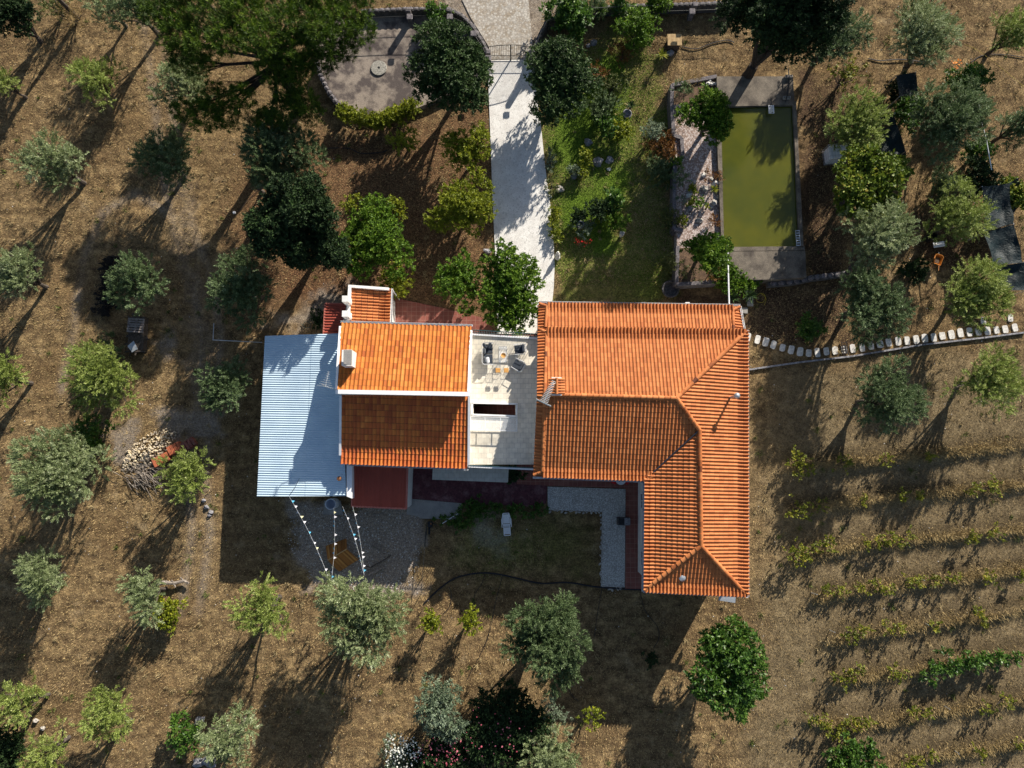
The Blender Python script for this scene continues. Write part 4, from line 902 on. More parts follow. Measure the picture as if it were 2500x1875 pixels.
# the pine: lobes read off the photograph, all at their own heights
pl = [(600, 40, 70, 13.5, .5, 0), (520, 30, 60, 13, .5, .2), (430, 45, 60, 12, .5, .3), (390, 20, 55, 11.5, .5, 0), (690, 60, 60, 14, .5, .2), (760, 45, 65, 13.5, .5, .6), (830, 60, 60, 13, .5, .9), (880, 80, 45, 12, .5, 1.2),
 (860, 20, 60, 12.5, .5, 1.0), (440, 90, 60, 12, .5, .2), (500, 110, 55, 12.5, .5, -.2), (560, 90, 60, 13.5, .5, -.3), (640, 100, 55, 14.5, .5, 0), (720, 120, 55, 13, .5, .5), (790, 120, 55, 12.5, .5, .9), (730, 180, 45, 12, .5, .3),
 (660, 170, 40, 12.5, .5, 0), (440, 140, 40, 11, .5, -.2), (490, 165, 35, 11, .5, -.4), (520, 240, 45, 10, .5, -.5), (590, 240, 40, 10, .5, -.5), (500, 285, 45, 9, .5, -.6), (450, 270, 35, 9, .5, -.4), (560, 290, 38, 9, .5, -.6),
 (700, 215, 45, 11, .5, .3), (740, 250, 45, 10.5, .5, .3), (690, 280, 45, 10, .5, -.3), (760, 275, 38, 9.5, .5, .6), (650, 300, 42, 9, .5, -.5), (720, 165, 40, 12.5, .5, .3), (800, 155, 35, 11, .5, .8), (850, 125, 30, 11, .5, .9), (780, 80, 50, 14, .5, .5), (620, -30, 90, 13, .5, 0), (760, -30, 90, 13, .5, .5), (460, -30, 80, 12, .5, 0)]
pine = plant('pine_tree', 'tree', 'huge umbrella pine with open branches at the top left of the garden', 640, 110, 300, 15, 'pine', lobes=pl, z0=6, trunk=False, dens=1.1, size=1.1, zs=.64)
pl = [(q[0], q[1], q[2], q[3] * .64) for q in pl]
A = MB(); pb = P(655, 130, 7); b0 = Vector((pb.x, pb.y, 0)); fk = Vector((pb.x, pb.y, 5.3))
A.tube([b0, b0 + Vector((.1, 0, 4)), fk, Vector((pb.x, pb.y + .2, 8))], [.42, .34, .28, .12], 10)
for i, l in enumerate(pl):
    e = P(l[0], l[1], l[3] - .3); s0 = fk + Vector((0, 0, (l[3] - 5.6) * .5)); m_ = s0.lerp(e, .5) + Vector((random.uniform(-.3, .3), random.uniform(-.3, .3), -.1))
    A.tube([s0, m_, e], [.14, .09, .03], 6)
    for k in range(4): A.tube([m_.lerp(e, random.random() * .7), e + Vector((random.uniform(-1.2, 1.2), random.uniform(-1.2, 1.2), random.uniform(-.2, .4)))], [.035, .012], 4)
A.build('trunk', MT['darkbark'], pine)

def T(x, y, r, h, sty, label, nm='tree', cat='tree', **k): return plant(nm, cat, label, x * D, y * D, r * D, h, sty, **k)
T(655, 498, 96, 8.6, 'dark', 'very dark dense evergreen tree above the white parapet annex', nm='evergreen_tree', n=34, z0=.8, dens=1.25, sub=.30, bark='darkbark')
T(615, 345, 84, 6.5, 'olived', 'dark bluish tree just below the pine', nm='evergreen_tree', n=20, dens=1.1, sub=.33, base=(640, 470))
T(1690, 42, 112, 13.0, 'dark', 'large almost black tree at the top edge above the pool', nm='evergreen_tree', n=34, z0=3, dens=1.2, sub=.30, bark='darkbark')
T(38, 38, 48, 5.0, 'dark', 'dark dense tree in the upper left corner', nm='evergreen_tree', n=14, z0=.5)
T(297, 25, 44, 4.5, 'olived', 'dark tree at the top edge left of the pine crown', nm='evergreen_tree', n=10)
T(812, 522, 76, 4.6, 'citrus', 'bushy green orange tree right of the darkest tree', nm='citrus_tree', n=20, z0=.6)
T(1010, 330, 53, 3.4, 'yellow', 'yellow-green round tree, uppermost of three along the driveway', nm='citrus_tree', n=14, z0=.5, ry=58 * D)
T(1004, 458, 62, 3.6, 'yellow', 'round lime-green tree, the middle one along the driveway', nm='citrus_tree', n=18, z0=.4)
T(994, 612, 50, 3.6, 'citrus', 'oval green tree above the red tiled path', nm='citrus_tree', n=14, z0=.4, ry=62 * D)
T(1098, 628, 66, 4.3, 'citrus', 'large bright lemon tree leaning over the driveway near the terrace', nm='lemon_tree', n=24, z0=.6, ry=88 * D)
T(978, 158, 86, 6.0, 'glossy', 'large grey-green leafy tree between the round patio and the driveway', nm='broadleaf_tree', n=24, z0=1.2, sub=.36)
T(1204, 178, 76, 4.6, 'glossy', 'large dark glossy tree right of the iron gate', nm='broadleaf_tree', n=24, z0=1.0, sub=.36, ry=86 * D)
T(1862, 398, 82, 4.6, 'fig', 'mottled yellow-green fig tree below the caged water tank', nm='fig_tree', n=22, sub=.33)
T(1570, 1440, 76, 5.0, 'bright', 'bright green broad-leaved tree below the south end of the house', nm='broadleaf_tree', n=20, z0=.8, sub=.36, ry=92 * D)
T(1588, 1358, 20, 4.0, 'bright', 'leafy top shoot rising beside the bright green broad-leaved tree', nm='sapling', n=4, z0=2.0) if False else None
T(860, 452, 27, 2.6, 'yellow', 'small yellow-leaved tree with thin stem right of the darkest tree', nm='sapling', n=7, z0=1.3, base=(957, 565))
T(760, 441, 18, 2.2, 'yellow', 'little yellow-tipped sapling touching the darkest tree', nm='sapling', n=5, z0=.8)
T(870, 305, 36, 2.4, 'yellow', 'loose yellow-green young tree below the round patio hedge', nm='sapling', n=8, z0=.6, dens=.7)
T(933, 1341, 27, 2.3, 'yellow', 'left one of two young citrus saplings below the black hose', nm='sapling', n=7, z0=.5, dens=1.1)
T(1020, 1341, 26, 2.3, 'yellow', 'right one of two young citrus saplings below the black hose', nm='sapling', n=7, z0=.5, dens=.9)
T(1275, 1540, 30, 2.4, 'yellow', 'thin yellowish sapling in the shade near the bottom', nm='sapling', n=6, z0=.4, dens=.35)
T(1404, 1424, 20, 1.0, 'dark', 'small dark green sapling in the shaded grass left of the broad-leaved tree', nm='sapling', n=5, z0=.1)
T(952, 1524, 54, 4.0, 'silver', 'grey-green oleander standing above the flowering bushes', nm='oleander', cat='tree', n=16, z0=.4, size=1.3, ry=64 * D)
T(1197, 1540, 34, 2.6, 'silver', 'small grey-green tree at the dark thicket right side', nm='oleander', cat='tree', n=8, z0=.4, dens=.6)
T(720 / D, 0, 0, 0, 'dry', '', nm='x') if False else None

B = [(1090, 1570, 100, 3.0, 'dark', 'dark oleander thicket with few pink flowers at the bottom', dict(ry=88 * D, n=26, nm='oleander')),
 (868, 1632, 46, 2.4, 'silver', 'bush covered in white flowers at the bottom edge', dict(nm='oleander', n=10)),
 (948, 1638, 62, 2.4, 'dark', 'bush covered in pink flowers at the bottom edge', dict(nm='oleander', n=14)),
 (368, 1320, 34, 1.6, 'yellow', 'round yellow-green shrub below the weathered stump', {}),
 (402, 1582, 34, 1.8, 'bright', 'green shrub left of the grey boulder at bottom left', dict(ry=44 * D)),
 (440, 1656, 14, .8, 'bright', 'tiny bright green shrub at the bottom edge', {}) if False else None,
 (22, 1618, 44, 2.4, 'dark', 'dark green shrub in the bottom left corner', dict(ry=60 * D)),
 (1835, 1640, 58, 1.9, 'bright', 'wide green shrub at the bottom edge of the vineyard', dict(n=14)),
 (1745, 712, 27, 1.3, 'bright', 'little round green shrub above the white stepping stones', {}),
 (858, 606, 38, 1.8, 'yellow', 'loose yellow-green shrub above the gutter of the tiled annex', dict(dens=.7)),
 (1228, 42, 46, 2.4, 'bright', 'feathery light green shrub at the top right of the gate', dict(n=14, size=1.2)),
 (1375, 72, 44, 2.6, 'citrus', 'loose green shrub above the lawn with dark leaves under it', dict(dens=.7, n=12)),
 (1340, 20, 24, 2.0, 'bright', 'green shrub against the boundary wall, left one', {}), (1420, 14, 26, 2.0, 'citrus', 'green shrub against the boundary wall, right one', {}),
 (1290, 18, 22, 1.6, 'olived', 'dark little shrub between the feathery shrub and the wall plants', {}),
 (1345, 118, 24, 1.1, 'red', 'dark reddish shrub at the foot of the loose green shrub', {}),
 (1285, 165, 20, 1.5, 'red', 'rust coloured shrub right of the dark glossy tree', {}),
 (1325, 185, 34, 1.5, 'drygreen', 'sparse olive-green shrub beside the rust coloured shrub', {}),
 (1300, 235, 34, 1.4, 'olived', 'low dark shrub below the rust coloured shrub', {}),
 (1312, 275, 24, 1.4, 'bright', 'small green shrub in the lawn, left of the yellow one', dict(ry=30 * D)), (1345, 285, 28, 1.3, 'yellow', 'yellow-green shrub beside the urn plant in the lawn', {}),
 (1408, 285, 24, 1.8, 'silver', 'grey-green ball shrub left of the pool planter', dict(n=9)),
 (1430, 322, 42, 1.1, 'red', 'spreading rust-brown shrub against the planter wall', dict(ry=34 * D, dens=1.2)),
 (1425, 372, 34, 1.0, 'olived', 'low dark shrub under the rust-brown one', {}),
 (1268, 343, 17, 1.0, 'yellow', 'upright yellow-green shrub above the rock group in the lawn', {}), (1258, 372, 13, .8, 'yellow', 'small golden shrub left of the rock group', {}), (1240, 368, 16, .8, 'silver', 'small silvery shrub left of the golden one', {}),
 (1325, 438, 22, 1.4, 'bright', 'arching light green shrub above the dark bed in the lawn', dict(size=1.2)),
 (1292, 455, 32, 1.4, 'dark', 'dark shrub in the middle of the lower lawn bed', dict(ry=26 * D)), (1325, 480, 26, 1.2, 'citrus', 'green shrub in the lower lawn bed beside the grey urn', {}),
 (1245, 470, 20, .9, 'dark', 'dark low shrub at the left of the red flowers', {}), (1262, 492, 24, .8, 'silver', 'silvery plant bordered with red flowers', {}),
 (1446, 476, 26, 1.3, 'drygreen', 'round olive-green shrub against the planter wall, upper one', dict(dens=2)), (1442, 575, 24, 1.3, 'drygreen', 'round olive-green shrub against the planter wall, lower one', dict(dens=2)),
 (1452, 400, 22, 1.0, 'silver', 'grey ball shrub at the left of the gravel planter', {}) if False else None,
 (1572, 605, 34, 1.6, 'citrus', 'bright green shrub under the white pipe below the pool', dict(n=10)), (1610, 612, 26, 1.2, 'citrus', 'small green shrub right of the white pipe', {}),
 (1192, 405, 9, .5, 'drygreen', 'low green edging plant along the driveway, uppermost', dict(ry=28 * D)) ,
 (1196, 470, 11, .6, 'yellow', 'low yellow-green edging plant along the driveway, middle', dict(ry=30 * D)), (1200, 505, 13, .6, 'yellow', 'low edging plant along the driveway, lowest', dict(ry=18 * D)),
 (1188, 350, 9, .5, 'silver', 'low grey edging plant along the upper driveway', dict(ry=30 * D)),
 (945, 50, 30, 1.9, 'bright', 'climbing shrub growing over the curved fence', dict(ry=42 * D)), (2085, 185, 42, 2.4, 'bright', 'green shrub with orange flowers right of the square shade', {}),
 (1945, 205, 32, 1.3, 'dark', 'dark shrub in the shadow of the square green shade', dict(ry=46 * D)), (1955, 245, 34, 1.6, 'bright', 'low green shrub below the square green shade', {}),
 (1825, 165, 36, 2.2, 'vine', 'sparse yellow shrub right of the pool deck', dict(dens=.35)),
 (2085, 250, 30, 1.8, 'olived', 'dark shrub left of the long white pole', {}), (2105, 330, 32, 1.8, 'bright', 'green shrub beside the long white pole', {}), (2110, 395, 48, 2.2, 'dark', 'dark shrub mass above the black net', {}),
 (2190, 420, 36, 2.0, 'fig', 'reddish-green shrub at the right edge beside the net', {}),
 (2035, 400, 36, 2.0, 'olived', 'dark grey-green shrub left of the dark shrub mass', {}),
 (1975, 590, 30, 1.2, 'dark', 'low dark shrub below the orange wheelbarrow', {}),
 (690, 690, 18, .8, 'dark', 'small dark shrub left of the small red lean-to', {}),
 (232, 775, 46, 1.4, 'olived', 'low shaded scrub left of the stacked pallets', {}), (200, 945, 42, 2.2, 'bright', 'green shoots behind the largest silvery olive tree', dict(dens=.6)),
 (160, 40, 36, 1.3, 'dry', 'straw-coloured scrub at the foot of the leaning pole', dict(dens=.7)), (120, 20, 30, 1.8, 'drygreen', 'sparse green shrub at the top edge left of the leaning pole', {}),
 (1505, 125, 0, 0, '', '', None) if False else None]
for q in B:
    if q: x, y, r, h, st, lab, kw = q; bush(x, y, r, h, lab, st, **kw)
plant('round_tree', 'tree', 'dense dark round tree in the upper end of the pool planter', 1729, 288, 56, 4.6, 'citrus', n=20, z0=1.5, ry=62)
plant('round_tree', 'tree', 'dense dark round tree in the lower end of the pool planter', 1724, 618, 56, 4.0, 'citrus', n=20, z0=1.4, ry=48)

def flowers(tree, spots, mat, n, size=.09, name='flowers'):
    VV = []
    for (x, y, r, z) in spots:
        c = P(x, y, z); rr = r * KS(x, y, z); u = unit(RNG.normal(size=(n, 3))); u[:, 2] = abs(u[:, 2]); p = np.array(c) + u * np.array([rr, rr, .5]) * (.5 + .6 * RNG.random((n, 1)))
        a = unit(RNG.normal(size=(n, 3)) * np.array([1, 1, .4])); b = unit(np.cross(a, np.array([0, 0, 1.]))); s = size * (.6 + .8 * RNG.random((n, 1)))
        VV.append(np.stack([p - a * s, p + b * s, p + a * s, p - b * s], 1).reshape(-1, 3))
    V = np.concatenate(VV); return addmesh(name, fast_mesh(name, V, 4, mat, var=RNG.random(len(V) // 4)), tree)
def find(lbl): return next(o for o in C.objects if o.get('label') == lbl)
flowers(find('bush covered in white flowers at the bottom edge'), [(965, 1820, 30, 2.3), (985, 1850, 45, 2.1), (1000, 1830, 35, 2.3)], LM['wflower'], 75, .05)
flowers(find('bush covered in pink flowers at the bottom edge'), [(1050, 1830, 40, 2.2), (1085, 1850, 45, 2.2), (1110, 1830, 35, 2.2)], LM['pflower'], 45, .05)
flowers(find('dark oleander thicket with few pink flowers at the bottom'), [(1260, 1800, 60, 2.8), (1180, 1790, 60, 2.8)], LM['pflower'], 24, .05)
flowers(find('silvery plant bordered with red flowers'), [(1408, 590, 9, .35), (1422, 595, 10, .3), (1438, 592, 9, .35)], LM['rflower'], 14, .04)
flowers(find('green shrub with orange flowers right of the square shade'), [(2330, 160, 12, 2.3)], LM['oflower'], 22, .06)

def rosette(x, y, z, r, n, label, sty='bright'):
    c = P(x, y, z); t = thing('yucca', label, 'plant', (c.x, c.y, max(0, z - .4))); V = []
    for i in range(n):
        a = random.uniform(0, 6.28); el = random.uniform(.1, 1.2); d = np.array([math.cos(a) * math.cos(el), math.sin(a) * math.cos(el), math.sin(el)]); s = np.array([-math.sin(a), math.cos(a), 0]) * .03
        L = r * random.uniform(.7, 1.1); p = np.array(c); m_ = p + d * L * .5; V += [p, m_ + s, p + d * L + np.array([0, 0, -.25 * L * math.cos(el)]), m_ - s]
    addmesh('leaves', fast_mesh('leaves', np.array(V), 4, LM[sty], var=RNG.random(n)), t)
    A = MB(); A.tube([(c.x, c.y, max(0, z - .5)), tuple(c)], [.07, .05], 6); A.build('stem', MT['bark'], t)
rosette(1466, 28, 1.2, .75, 70, 'spiky yucca against the top boundary wall'); rosette(1615, 135, .8, .6, 60, 'spiky yucca beside the slatted wooden box', 'yellow')
rosette(1742, 463, 1.5, .45, 44, 'spiky pale agave among the white stones of the planter', 'yellow'); rosette(1727, 505, 1.4, .3, 30, 'smaller agave at the lower middle of the planter', 'yellow')
rosette(1787, 728, .9, .75, 50, 'dark spiky palm plant left of the white pipe foot', 'dark') ; rosette(1830, 722, .9, .8, 50, 'dark spiky palm plant right of the white pipe foot', 'dark')
rosette(1540, 258, 1.0, .5, 44, 'dark spiky plant growing from the stone urn in the lawn', 'dark'); rosette(1156, 92, .6, .4, 30, 'little spiky plant inside the curved wall', 'yellow')

# vines on their rows
VN = [[(1955, 1135, 34), (2055, 1130, 22), (2158, 1122, 16), (2262, 1115, 14)], [(1945, 1245, 28), (1995, 1235, 18), (2105, 1222, 12), (2200, 1212, 12), (2245, 1212, 8), (2365, 1196, 14), (2415, 1190, 26)],
 [(1945, 1352, 34), (1990, 1335, 18), (2022, 1332, 22), (2110, 1325, 12), (2140, 1322, 12), (2165, 1318, 20), (2185, 1322, 14), (2215, 1308, 18), (2370, 1308, 20), (2425, 1297, 20)],
 [(2016, 1442, 8), (2052, 1438, 12), (2106, 1435, 12), (2135, 1430, 13), (2162, 1440, 14), (2216, 1418, 12), (2240, 1418, 10), (2278, 1417, 14), (2322, 1410, 16), (2412, 1415, 20), (2492, 1400, 12)],
 [(2075, 1545, 24), (2105, 1540, 10), (2162, 1532, 12), (2190, 1530, 10), (2382, 1494, 8), (2396, 1510, 10), (2280, 1528, 8)],
 [(2045, 1655, 20), (2070, 1645, 16), (2098, 1635, 16), (2178, 1640, 12), (2195, 1645, 12), (2262, 1645, 22), (2290, 1628, 26), (2325, 1615, 28), (2360, 1615, 28), (2395, 1612, 24), (2430, 1605, 24), (2470, 1608, 20)],
 [(1990, 1752, 22), (2015, 1775, 18), (2050, 1782, 24), (2072, 1760, 16), (2108, 1765, 20), (2228, 1735, 10), (2260, 1738, 12), (2400, 1730, 18), (2452, 1712, 22)],
 [(2212, 1856, 14), (2235, 1855, 12), (2270, 1840, 14), (2385, 1835, 18), (2485, 1822, 18)]]
ORD = ['first', 'second', 'third', 'fourth', 'fifth', 'sixth', 'seventh', 'eighth', 'ninth', 'tenth', 'eleventh', 'twelfth', 'thirteenth', 'fourteenth', 'fifteenth', 'sixteenth', 'seventeenth', 'eighteenth', 'nineteenth', 'twentieth']
TENS = ['twenty', 'thirty', 'forty']
def ordn(i):
    if i < 20: return ORD[i]
    t, u = divmod(i + 1, 10); return ('twentieth', 'thirtieth', 'fortieth')[t - 2] if u == 0 else TENS[t - 2] + '-' + ORD[u - 1]
for ri, row in enumerate(VN):
    for i, (x, y, r) in enumerate(row):
        rr = r * 1.15; sz = 'large' if r > 22 else 'small' if r < 13 else 'medium'
        big = ri == 5 and i >= 5
        plant('grape_vine', 'vine', '%s yellow-green vine, %s from the left in the %s vineyard row down' % (sz, ORD[i], ORD[ri]) if not big else 'dense green vine, %s from the left in the sixth vineyard row down' % ORD[i],
              x, y, rr * .85, .8 + r * .012, 'vine' if not big else 'bright', z0=.15, n=max(4, int(r / 4)), sub=.38, group='vines in the vineyard', dens=.9, core=False, ry=rr * .75)
# ------------------------------------------------------------ patio, walls, gate, fences
flat('patio', [(790, 60), (900, 48), (1000, 44), (1095, 42), (1140, 62), (1165, 95), (1178, 140), (1170, 190), (1120, 225), (1060, 255), (1010, 275), (950, 285), (890, 287), (845, 275), (815, 245), (800, 210), (783, 175), (775, 120)], .45, MT['concrete'], .45)
ms = thing('millstone', 'round pale millstone set in the grey patio', 'millstone', P(925, 167, .45)); A = MB(); A.lathe(P(925, 167, .455), [(.58, 0), (.60, .05), (.57, .09), (.1, .10), (.08, .03), (0, .03)], 36); A.build('disc', MT['millstone'], ms)
def wallrun(name, label, pts, h, th, mat, cat='wall', cope=None, zb=0):
    t = thing(name, label, cat, P(*pts[0])); A = MB()
    q = [P(x, y) for x, y in pts]
    for i in range(len(q) - 1):
        d = (q[i + 1] - q[i]); s = Vector((-d.y, d.x, 0)).normalized() * th / 2; e = d.normalized() * th * .2
        A.prism([(q[i] - s - e).xy, (q[i + 1] - s + e * .9).xy, (q[i + 1] + s + e * .9).xy, (q[i] + s - e).xy], zb, h + (i % 2) * .004)
    A.build('wall_body', mat, t)
    if cope:
        A = MB(); k = 0
        for i in range(len(q) - 1):
            L = (q[i + 1] - q[i]).length; n = max(1, int(L / cope[0]))
            for j in range(n):
                c = q[i].lerp(q[i + 1], (j + .5) / n); d = (q[i + 1] - q[i]); a = math.atan2(d.y, d.x); k += 1
                A.rock((c.x, c.y, h + cope[1] * .3), (L / n * .98, th * 1.15, cope[1] * 1.6), k + int(abs(pts[0][0])), .7, a, 1)
        A.build('coping', cope[2], t)
    return t
wallrun('garden_wall', 'rough stone wall along the left side of the grey patio', [(778, 165), (790, 200), (806, 232), (828, 262), (848, 284)], .6, .35, MT['darkstone'], cope=(.3, .2, MT['wallstone']))
bw = wallrun('boundary_wall', 'low wall with iron fence curving round the patio to the gate', [(890, 47), (1000, 42), (1098, 42), (1128, 56), (1155, 82), (1178, 118), (1192, 146)], 1.0, .28, MT['darkstone'], cope=(.4, .08, MT['wallstone']))
def fence_on(parent, pts, z0, h, posts):
    A = MB(); q = [P(x, y, z0) for x, y in pts]; up = Vector((0, 0, 1))
    for i in range(len(q) - 1):
        A.tube([q[i] + up * h, q[i + 1] + up * h], .022, 5); A.tube([q[i] + up * .1, q[i + 1] + up * .1], .018, 5); L = (q[i + 1] - q[i]).length; n = max(1, int(L / .13))
        for j in range(n): c = q[i].lerp(q[i + 1], (j + .5) / n); A.tube([c, c + up * h], .012, 4)
    A.build('iron_fence', MT['iron'], parent)
    for (x, y) in posts: A = MB(); A.rbox(P(x, y, .9), (.36, .36, 1.8)); A.rbox(P(x, y, 1.85), (.44, .44, .1)); A.build('pillar', MT['wallstone'], parent)
fence_on(bw, [(890, 46), (1000, 41), (1098, 41), (1128, 55), (1155, 81), (1178, 117), (1190, 140)], 1.0, .85, [(1000, 41), (1098, 41), (1156, 82), (1192, 142)])
bw2 = wallrun('boundary_wall', 'low wall with iron fence along the top right of the gate', [(1303, 143), (1318, 100), (1335, 68), (1420, 40), (1520, 33), (1700, 28), (1800, 24)], .9, .28, MT['darkstone'], cope=(.4, .08, MT['wallstone']))
fence_on(bw2, [(1303, 140), (1318, 98), (1335, 66), (1420, 38), (1520, 32), (1700, 27), (1800, 23)], .9, .8, [(1303, 142), (1420, 38), (1690, 28)])
gt = thing('gate', 'black double-leaf iron gate with arched top across the driveway', 'gate', P(1247, 147)); 
gx0, gx1, gy = P(1195, 147).x, P(1299, 147).x, P(1247, 147).y; mid = (gx0 + gx1) / 2
for sgn, (a, b) in ((0, (gx0, mid - .02)), (1, (mid + .02, gx1))):
    A = MB(); n = 12
    hh = lambda x: 1.75 + .22 * math.cos((x - mid) / (gx1 - gx0) * math.pi)
    A.tube([(a + (b - a) * i / 8, gy, hh(a + (b - a) * i / 8)) for i in range(9)], .028, 6)
    for z in (.12, .62): A.tube([(a, gy, z), (b, gy, z)], .022, 5)
    for x in (a, b): A.tube([(x, gy, .05), (x, gy, hh(x))], .035, 6)
    for i in range(1, n): x = a + (b - a) * i / n; A.tube([(x, gy, .12), (x, gy, hh(x))], .012, 4)
    for i in range(n): x = a + (b - a) * (i + .5) / n; A.tube([(x, gy, .12), (x, gy, .62)], .010, 4)
    A.build('gate_leaf', MT['iron'], gt)
hd = [(838, 268), (865, 284), (900, 296), (935, 292), (965, 282), (990, 268), (1015, 262)]
hg = thing('hedge', 'yellow-green hedge along the lower rim of the grey patio', 'hedge', P(930, 285)); rng = np.random.default_rng(5)
LBH = [(*P(x + rng.uniform(-6, 6), y + rng.uniform(-6, 6), .8)[:2], rng.uniform(.6, 1.0), .5, .42, .4, rng.uniform(-.5, .6)) for i in range(len(hd) - 1) for k in range(4) for x, y in [(hd[i][0] + (hd[i + 1][0] - hd[i][0]) * k / 4, hd[i][1] + (hd[i + 1][1] - hd[i][1]) * k / 4)]]
addmesh('foliage', leafcloud(rng, LBH, 'yellow', LM['yellow'], 'foliage'), hg)

# ------------------------------------------------------------ pool
ZP = 1.15
pool = thing('swimming_pool', 'raised concrete swimming pool with murky green water', 'pool', P(1855, 430))
A = MB()
def pp(pts, z=ZP): return [P(x, y, z).xy for x, y in pts]
A.prism(pp([(1747, 252), (1760, 256), (1768, 602), (1762, 606)]), 0, ZP); A.prism(pp([(1936, 255), (1944, 252), (1962, 604), (1952, 602)]), 0, ZP)
A.prism(pp([(1762, 603), (1964, 601), (1965, 611), (1764, 613)]), 0, ZP); A.prism(pp([(1750, 252), (1944, 247), (1944, 256), (1750, 260)]), 0, ZP - .004)
A.build('rim', MT['pooldeck'], pool)
A = MB(); A.prism(pp([(1750, 186), (1936, 186), (1940, 248), (1752, 253)]), 0, ZP - .02); A.build('upper_deck', MT['pooldeck'], pool); A = MB(); A.prism(pp([(1776, 614), (1966, 612), (1969, 677), (1900, 682), (1800, 683), (1778, 672)]), 0, ZP - .01); A.build('lower_deck', MT['pooldeck'], pool)
flat('water', [(x, y) for x, y in [(1758, 254), (1938, 252), (1956, 605), (1764, 607)]], .95, MT['water']) if False else None
A = MB(); A.prism(pp([(1757, 256), (1939, 253), (1955, 604), (1765, 606)], .92), .2, .92); struct('water', A, MT['water'])
st = thing('pool_ladder', 'small slatted steps at the lower right corner of the pool', 'ladder', P(1948, 580, ZP)); A = MB()
for i in range(7): A.box(P(1948, 563 + i * 6, ZP + .02 - (6 - i) * .0), (.24, .07, .03), .05)
for s in (-.13, .13): A.box(P(1948, 581, ZP + .0) + Vector((s, 0, 0)), (.03, 1.15, .05), .05)
A.build('steps', MT['steel'], st)
fl = thing('slatted_float', 'white slatted plastic panel at the top rim of the pool', 'panel', P(1883, 268, ZP)); A = MB(); c = P(1883, 267, ZP + .05)
for s in (-.17, .17): A.box(c + Vector((s, 0, 0)), (.05, .62, .05))
for i in range(9): A.box(c + Vector((0, -.29 + i * .072, 0)), (.32, .03, .04), .5 if i not in (0, 8) else 0)
A.build('grid', MT['whitepaint'], fl)
for i, (x, y, lb) in enumerate(((1925.5, 187, 'concrete block with holes at the upper end of the deck pipe'), (1920, 239, 'concrete block with holes at the pool end of the deck pipe'))):
    t = thing('block', lb, 'block', P(x, y, ZP), 'hollow blocks on the pool deck'); A = MB(); c = P(x, y, ZP + .1)
    for dx in (-.24, -.08, .08, .24): A.box(c + Vector((dx, 0, 0)), (.04, .15, .2))
    for dy in (-.07, .07): A.box(c + Vector((0, dy, 0)), (.52, .03, .2 - .004))
    A.build('shell', MT['concpath'], t)
t = thing('pipe', 'dark upright pipe standing between the hollow blocks', 'pipe', P(1922, 240, ZP)); A = MB(); A.tube([P(1918, 250, ZP + .25), P(1923, 225, ZP + .28), P(1926, 190, ZP + .3), P(1925, 168, ZP + .3)], .04, 6); A.build('tube', MT['blackhose'], t)
# planter on the left of the pool
plw = thing('planter', 'raised stone planter bed full of pink gravel beside the pool', 'planter', P(1690, 440)); A = MB(); zw = 1.0
for a, b in (((1642, 205), (1640, 250)), ((1640, 250), (1645, 330)), ((1646, 330), (1664, 336)), ((1664, 336), (1668, 385)), ((1648, 385), (1646, 560)), ((1646, 560), (1668, 562)), ((1655, 600), (1652, 695)), ((1654, 694), (1750, 688)), ((1642, 260), (1685, 258)), ((1750, 186), (1642, 207))):
    a, b = P(*a, zw), P(*b, zw); d = b - a; s = Vector((-d.y, d.x, 0)).normalized() * .13; A.prism([(a - s).xy, (b - s).xy, (b + s).xy, (a + s).xy], 0, zw + random.uniform(0, .03))
A.build('wall_body', MT['wallstone'], plw)
A = MB(); A.prism(pp([(1648, 262), (1752, 258), (1760, 610), (1755, 690), (1656, 690), (1650, 400)], zw), 0, zw - .18); A.build('gravel_bed', MT['pinkgravel'], plw)
A = MB(); A.prism(pp([(1646, 210), (1748, 190), (1748, 254), (1646, 256)], zw), 0, zw - .15); A.build('soil_bed', MT['soil'], plw)
A = MB(); A.prism(pp([(1657, 604), (1756, 600), (1754, 686), (1657, 688)], zw), .1, zw - .14); A.build('lower_soil_bed', MT['soil'], plw)
for i, (x, y, r, h, st_, lb) in enumerate([(1672, 222, 26, 1.0, 'olived', 'dark low shrub in the upper soil bed of the planter'), (1680, 198, 24, 1.0, 'dry', 'straw-coloured dry shrub in the upper soil bed'), (1660, 435, 20, .9, 'olived', 'round dark cushion shrub in the gravel planter'),
      (1662, 488, 16, .7, 'silver', 'grey cushion plant in the gravel planter'), (1735, 430, 24, .5, 'red', 'rusty ground plant among the white stones'), (1705, 495, 16, .6, 'citrus', 'green mound plant in the middle of the gravel planter'), (1685, 492, 9, .4, 'yellow', 'yellow cushion plant in the gravel planter'),
      (1742, 538, 12, .4, 'red', 'rusty ground plant near the lower pool rim'), (1668, 540, 12, .5, 'yellow', 'yellow-green plant at the lower left of the gravel planter'), (1675, 660, 26, .7, 'drygreen', 'olive-green plants in the lower soil bed'), (1735, 665, 18, .6, 'red', 'brownish plants at the corner of the lower soil bed'),
      (1690, 460, 7, .3, 'yellow', 'tiny yellow cushion plant in the gravel planter'), (1658, 300, 14, .5, 'dry', 'dry grass tuft in the upper end of the gravel planter'), (1655, 395, 12, .4, 'citrus', 'small green plant by the left planter wall')]):
    plant('shrub', 'shrub', lb, x, y, r, h + zw - .2, st_, z0=zw - .15, n=6, trunk=False)
def rock(x, y, r, label, mat, z=0, group=None, ry=None, h=None, name='rock', seed=None):
    c = P(x, y, z); k = r * KS(x, y) * 2; hh = h or k * .6; t = MB(); t.rock((0, 0, hh * .25), (k, (ry or r * .8) * KS(x, y) * 2, hh * 1.25), seed or int(x * 7 + y), 2.0)
    o = t.build(name, mat); o.location = c; return tag(o, label, 'rock', group)
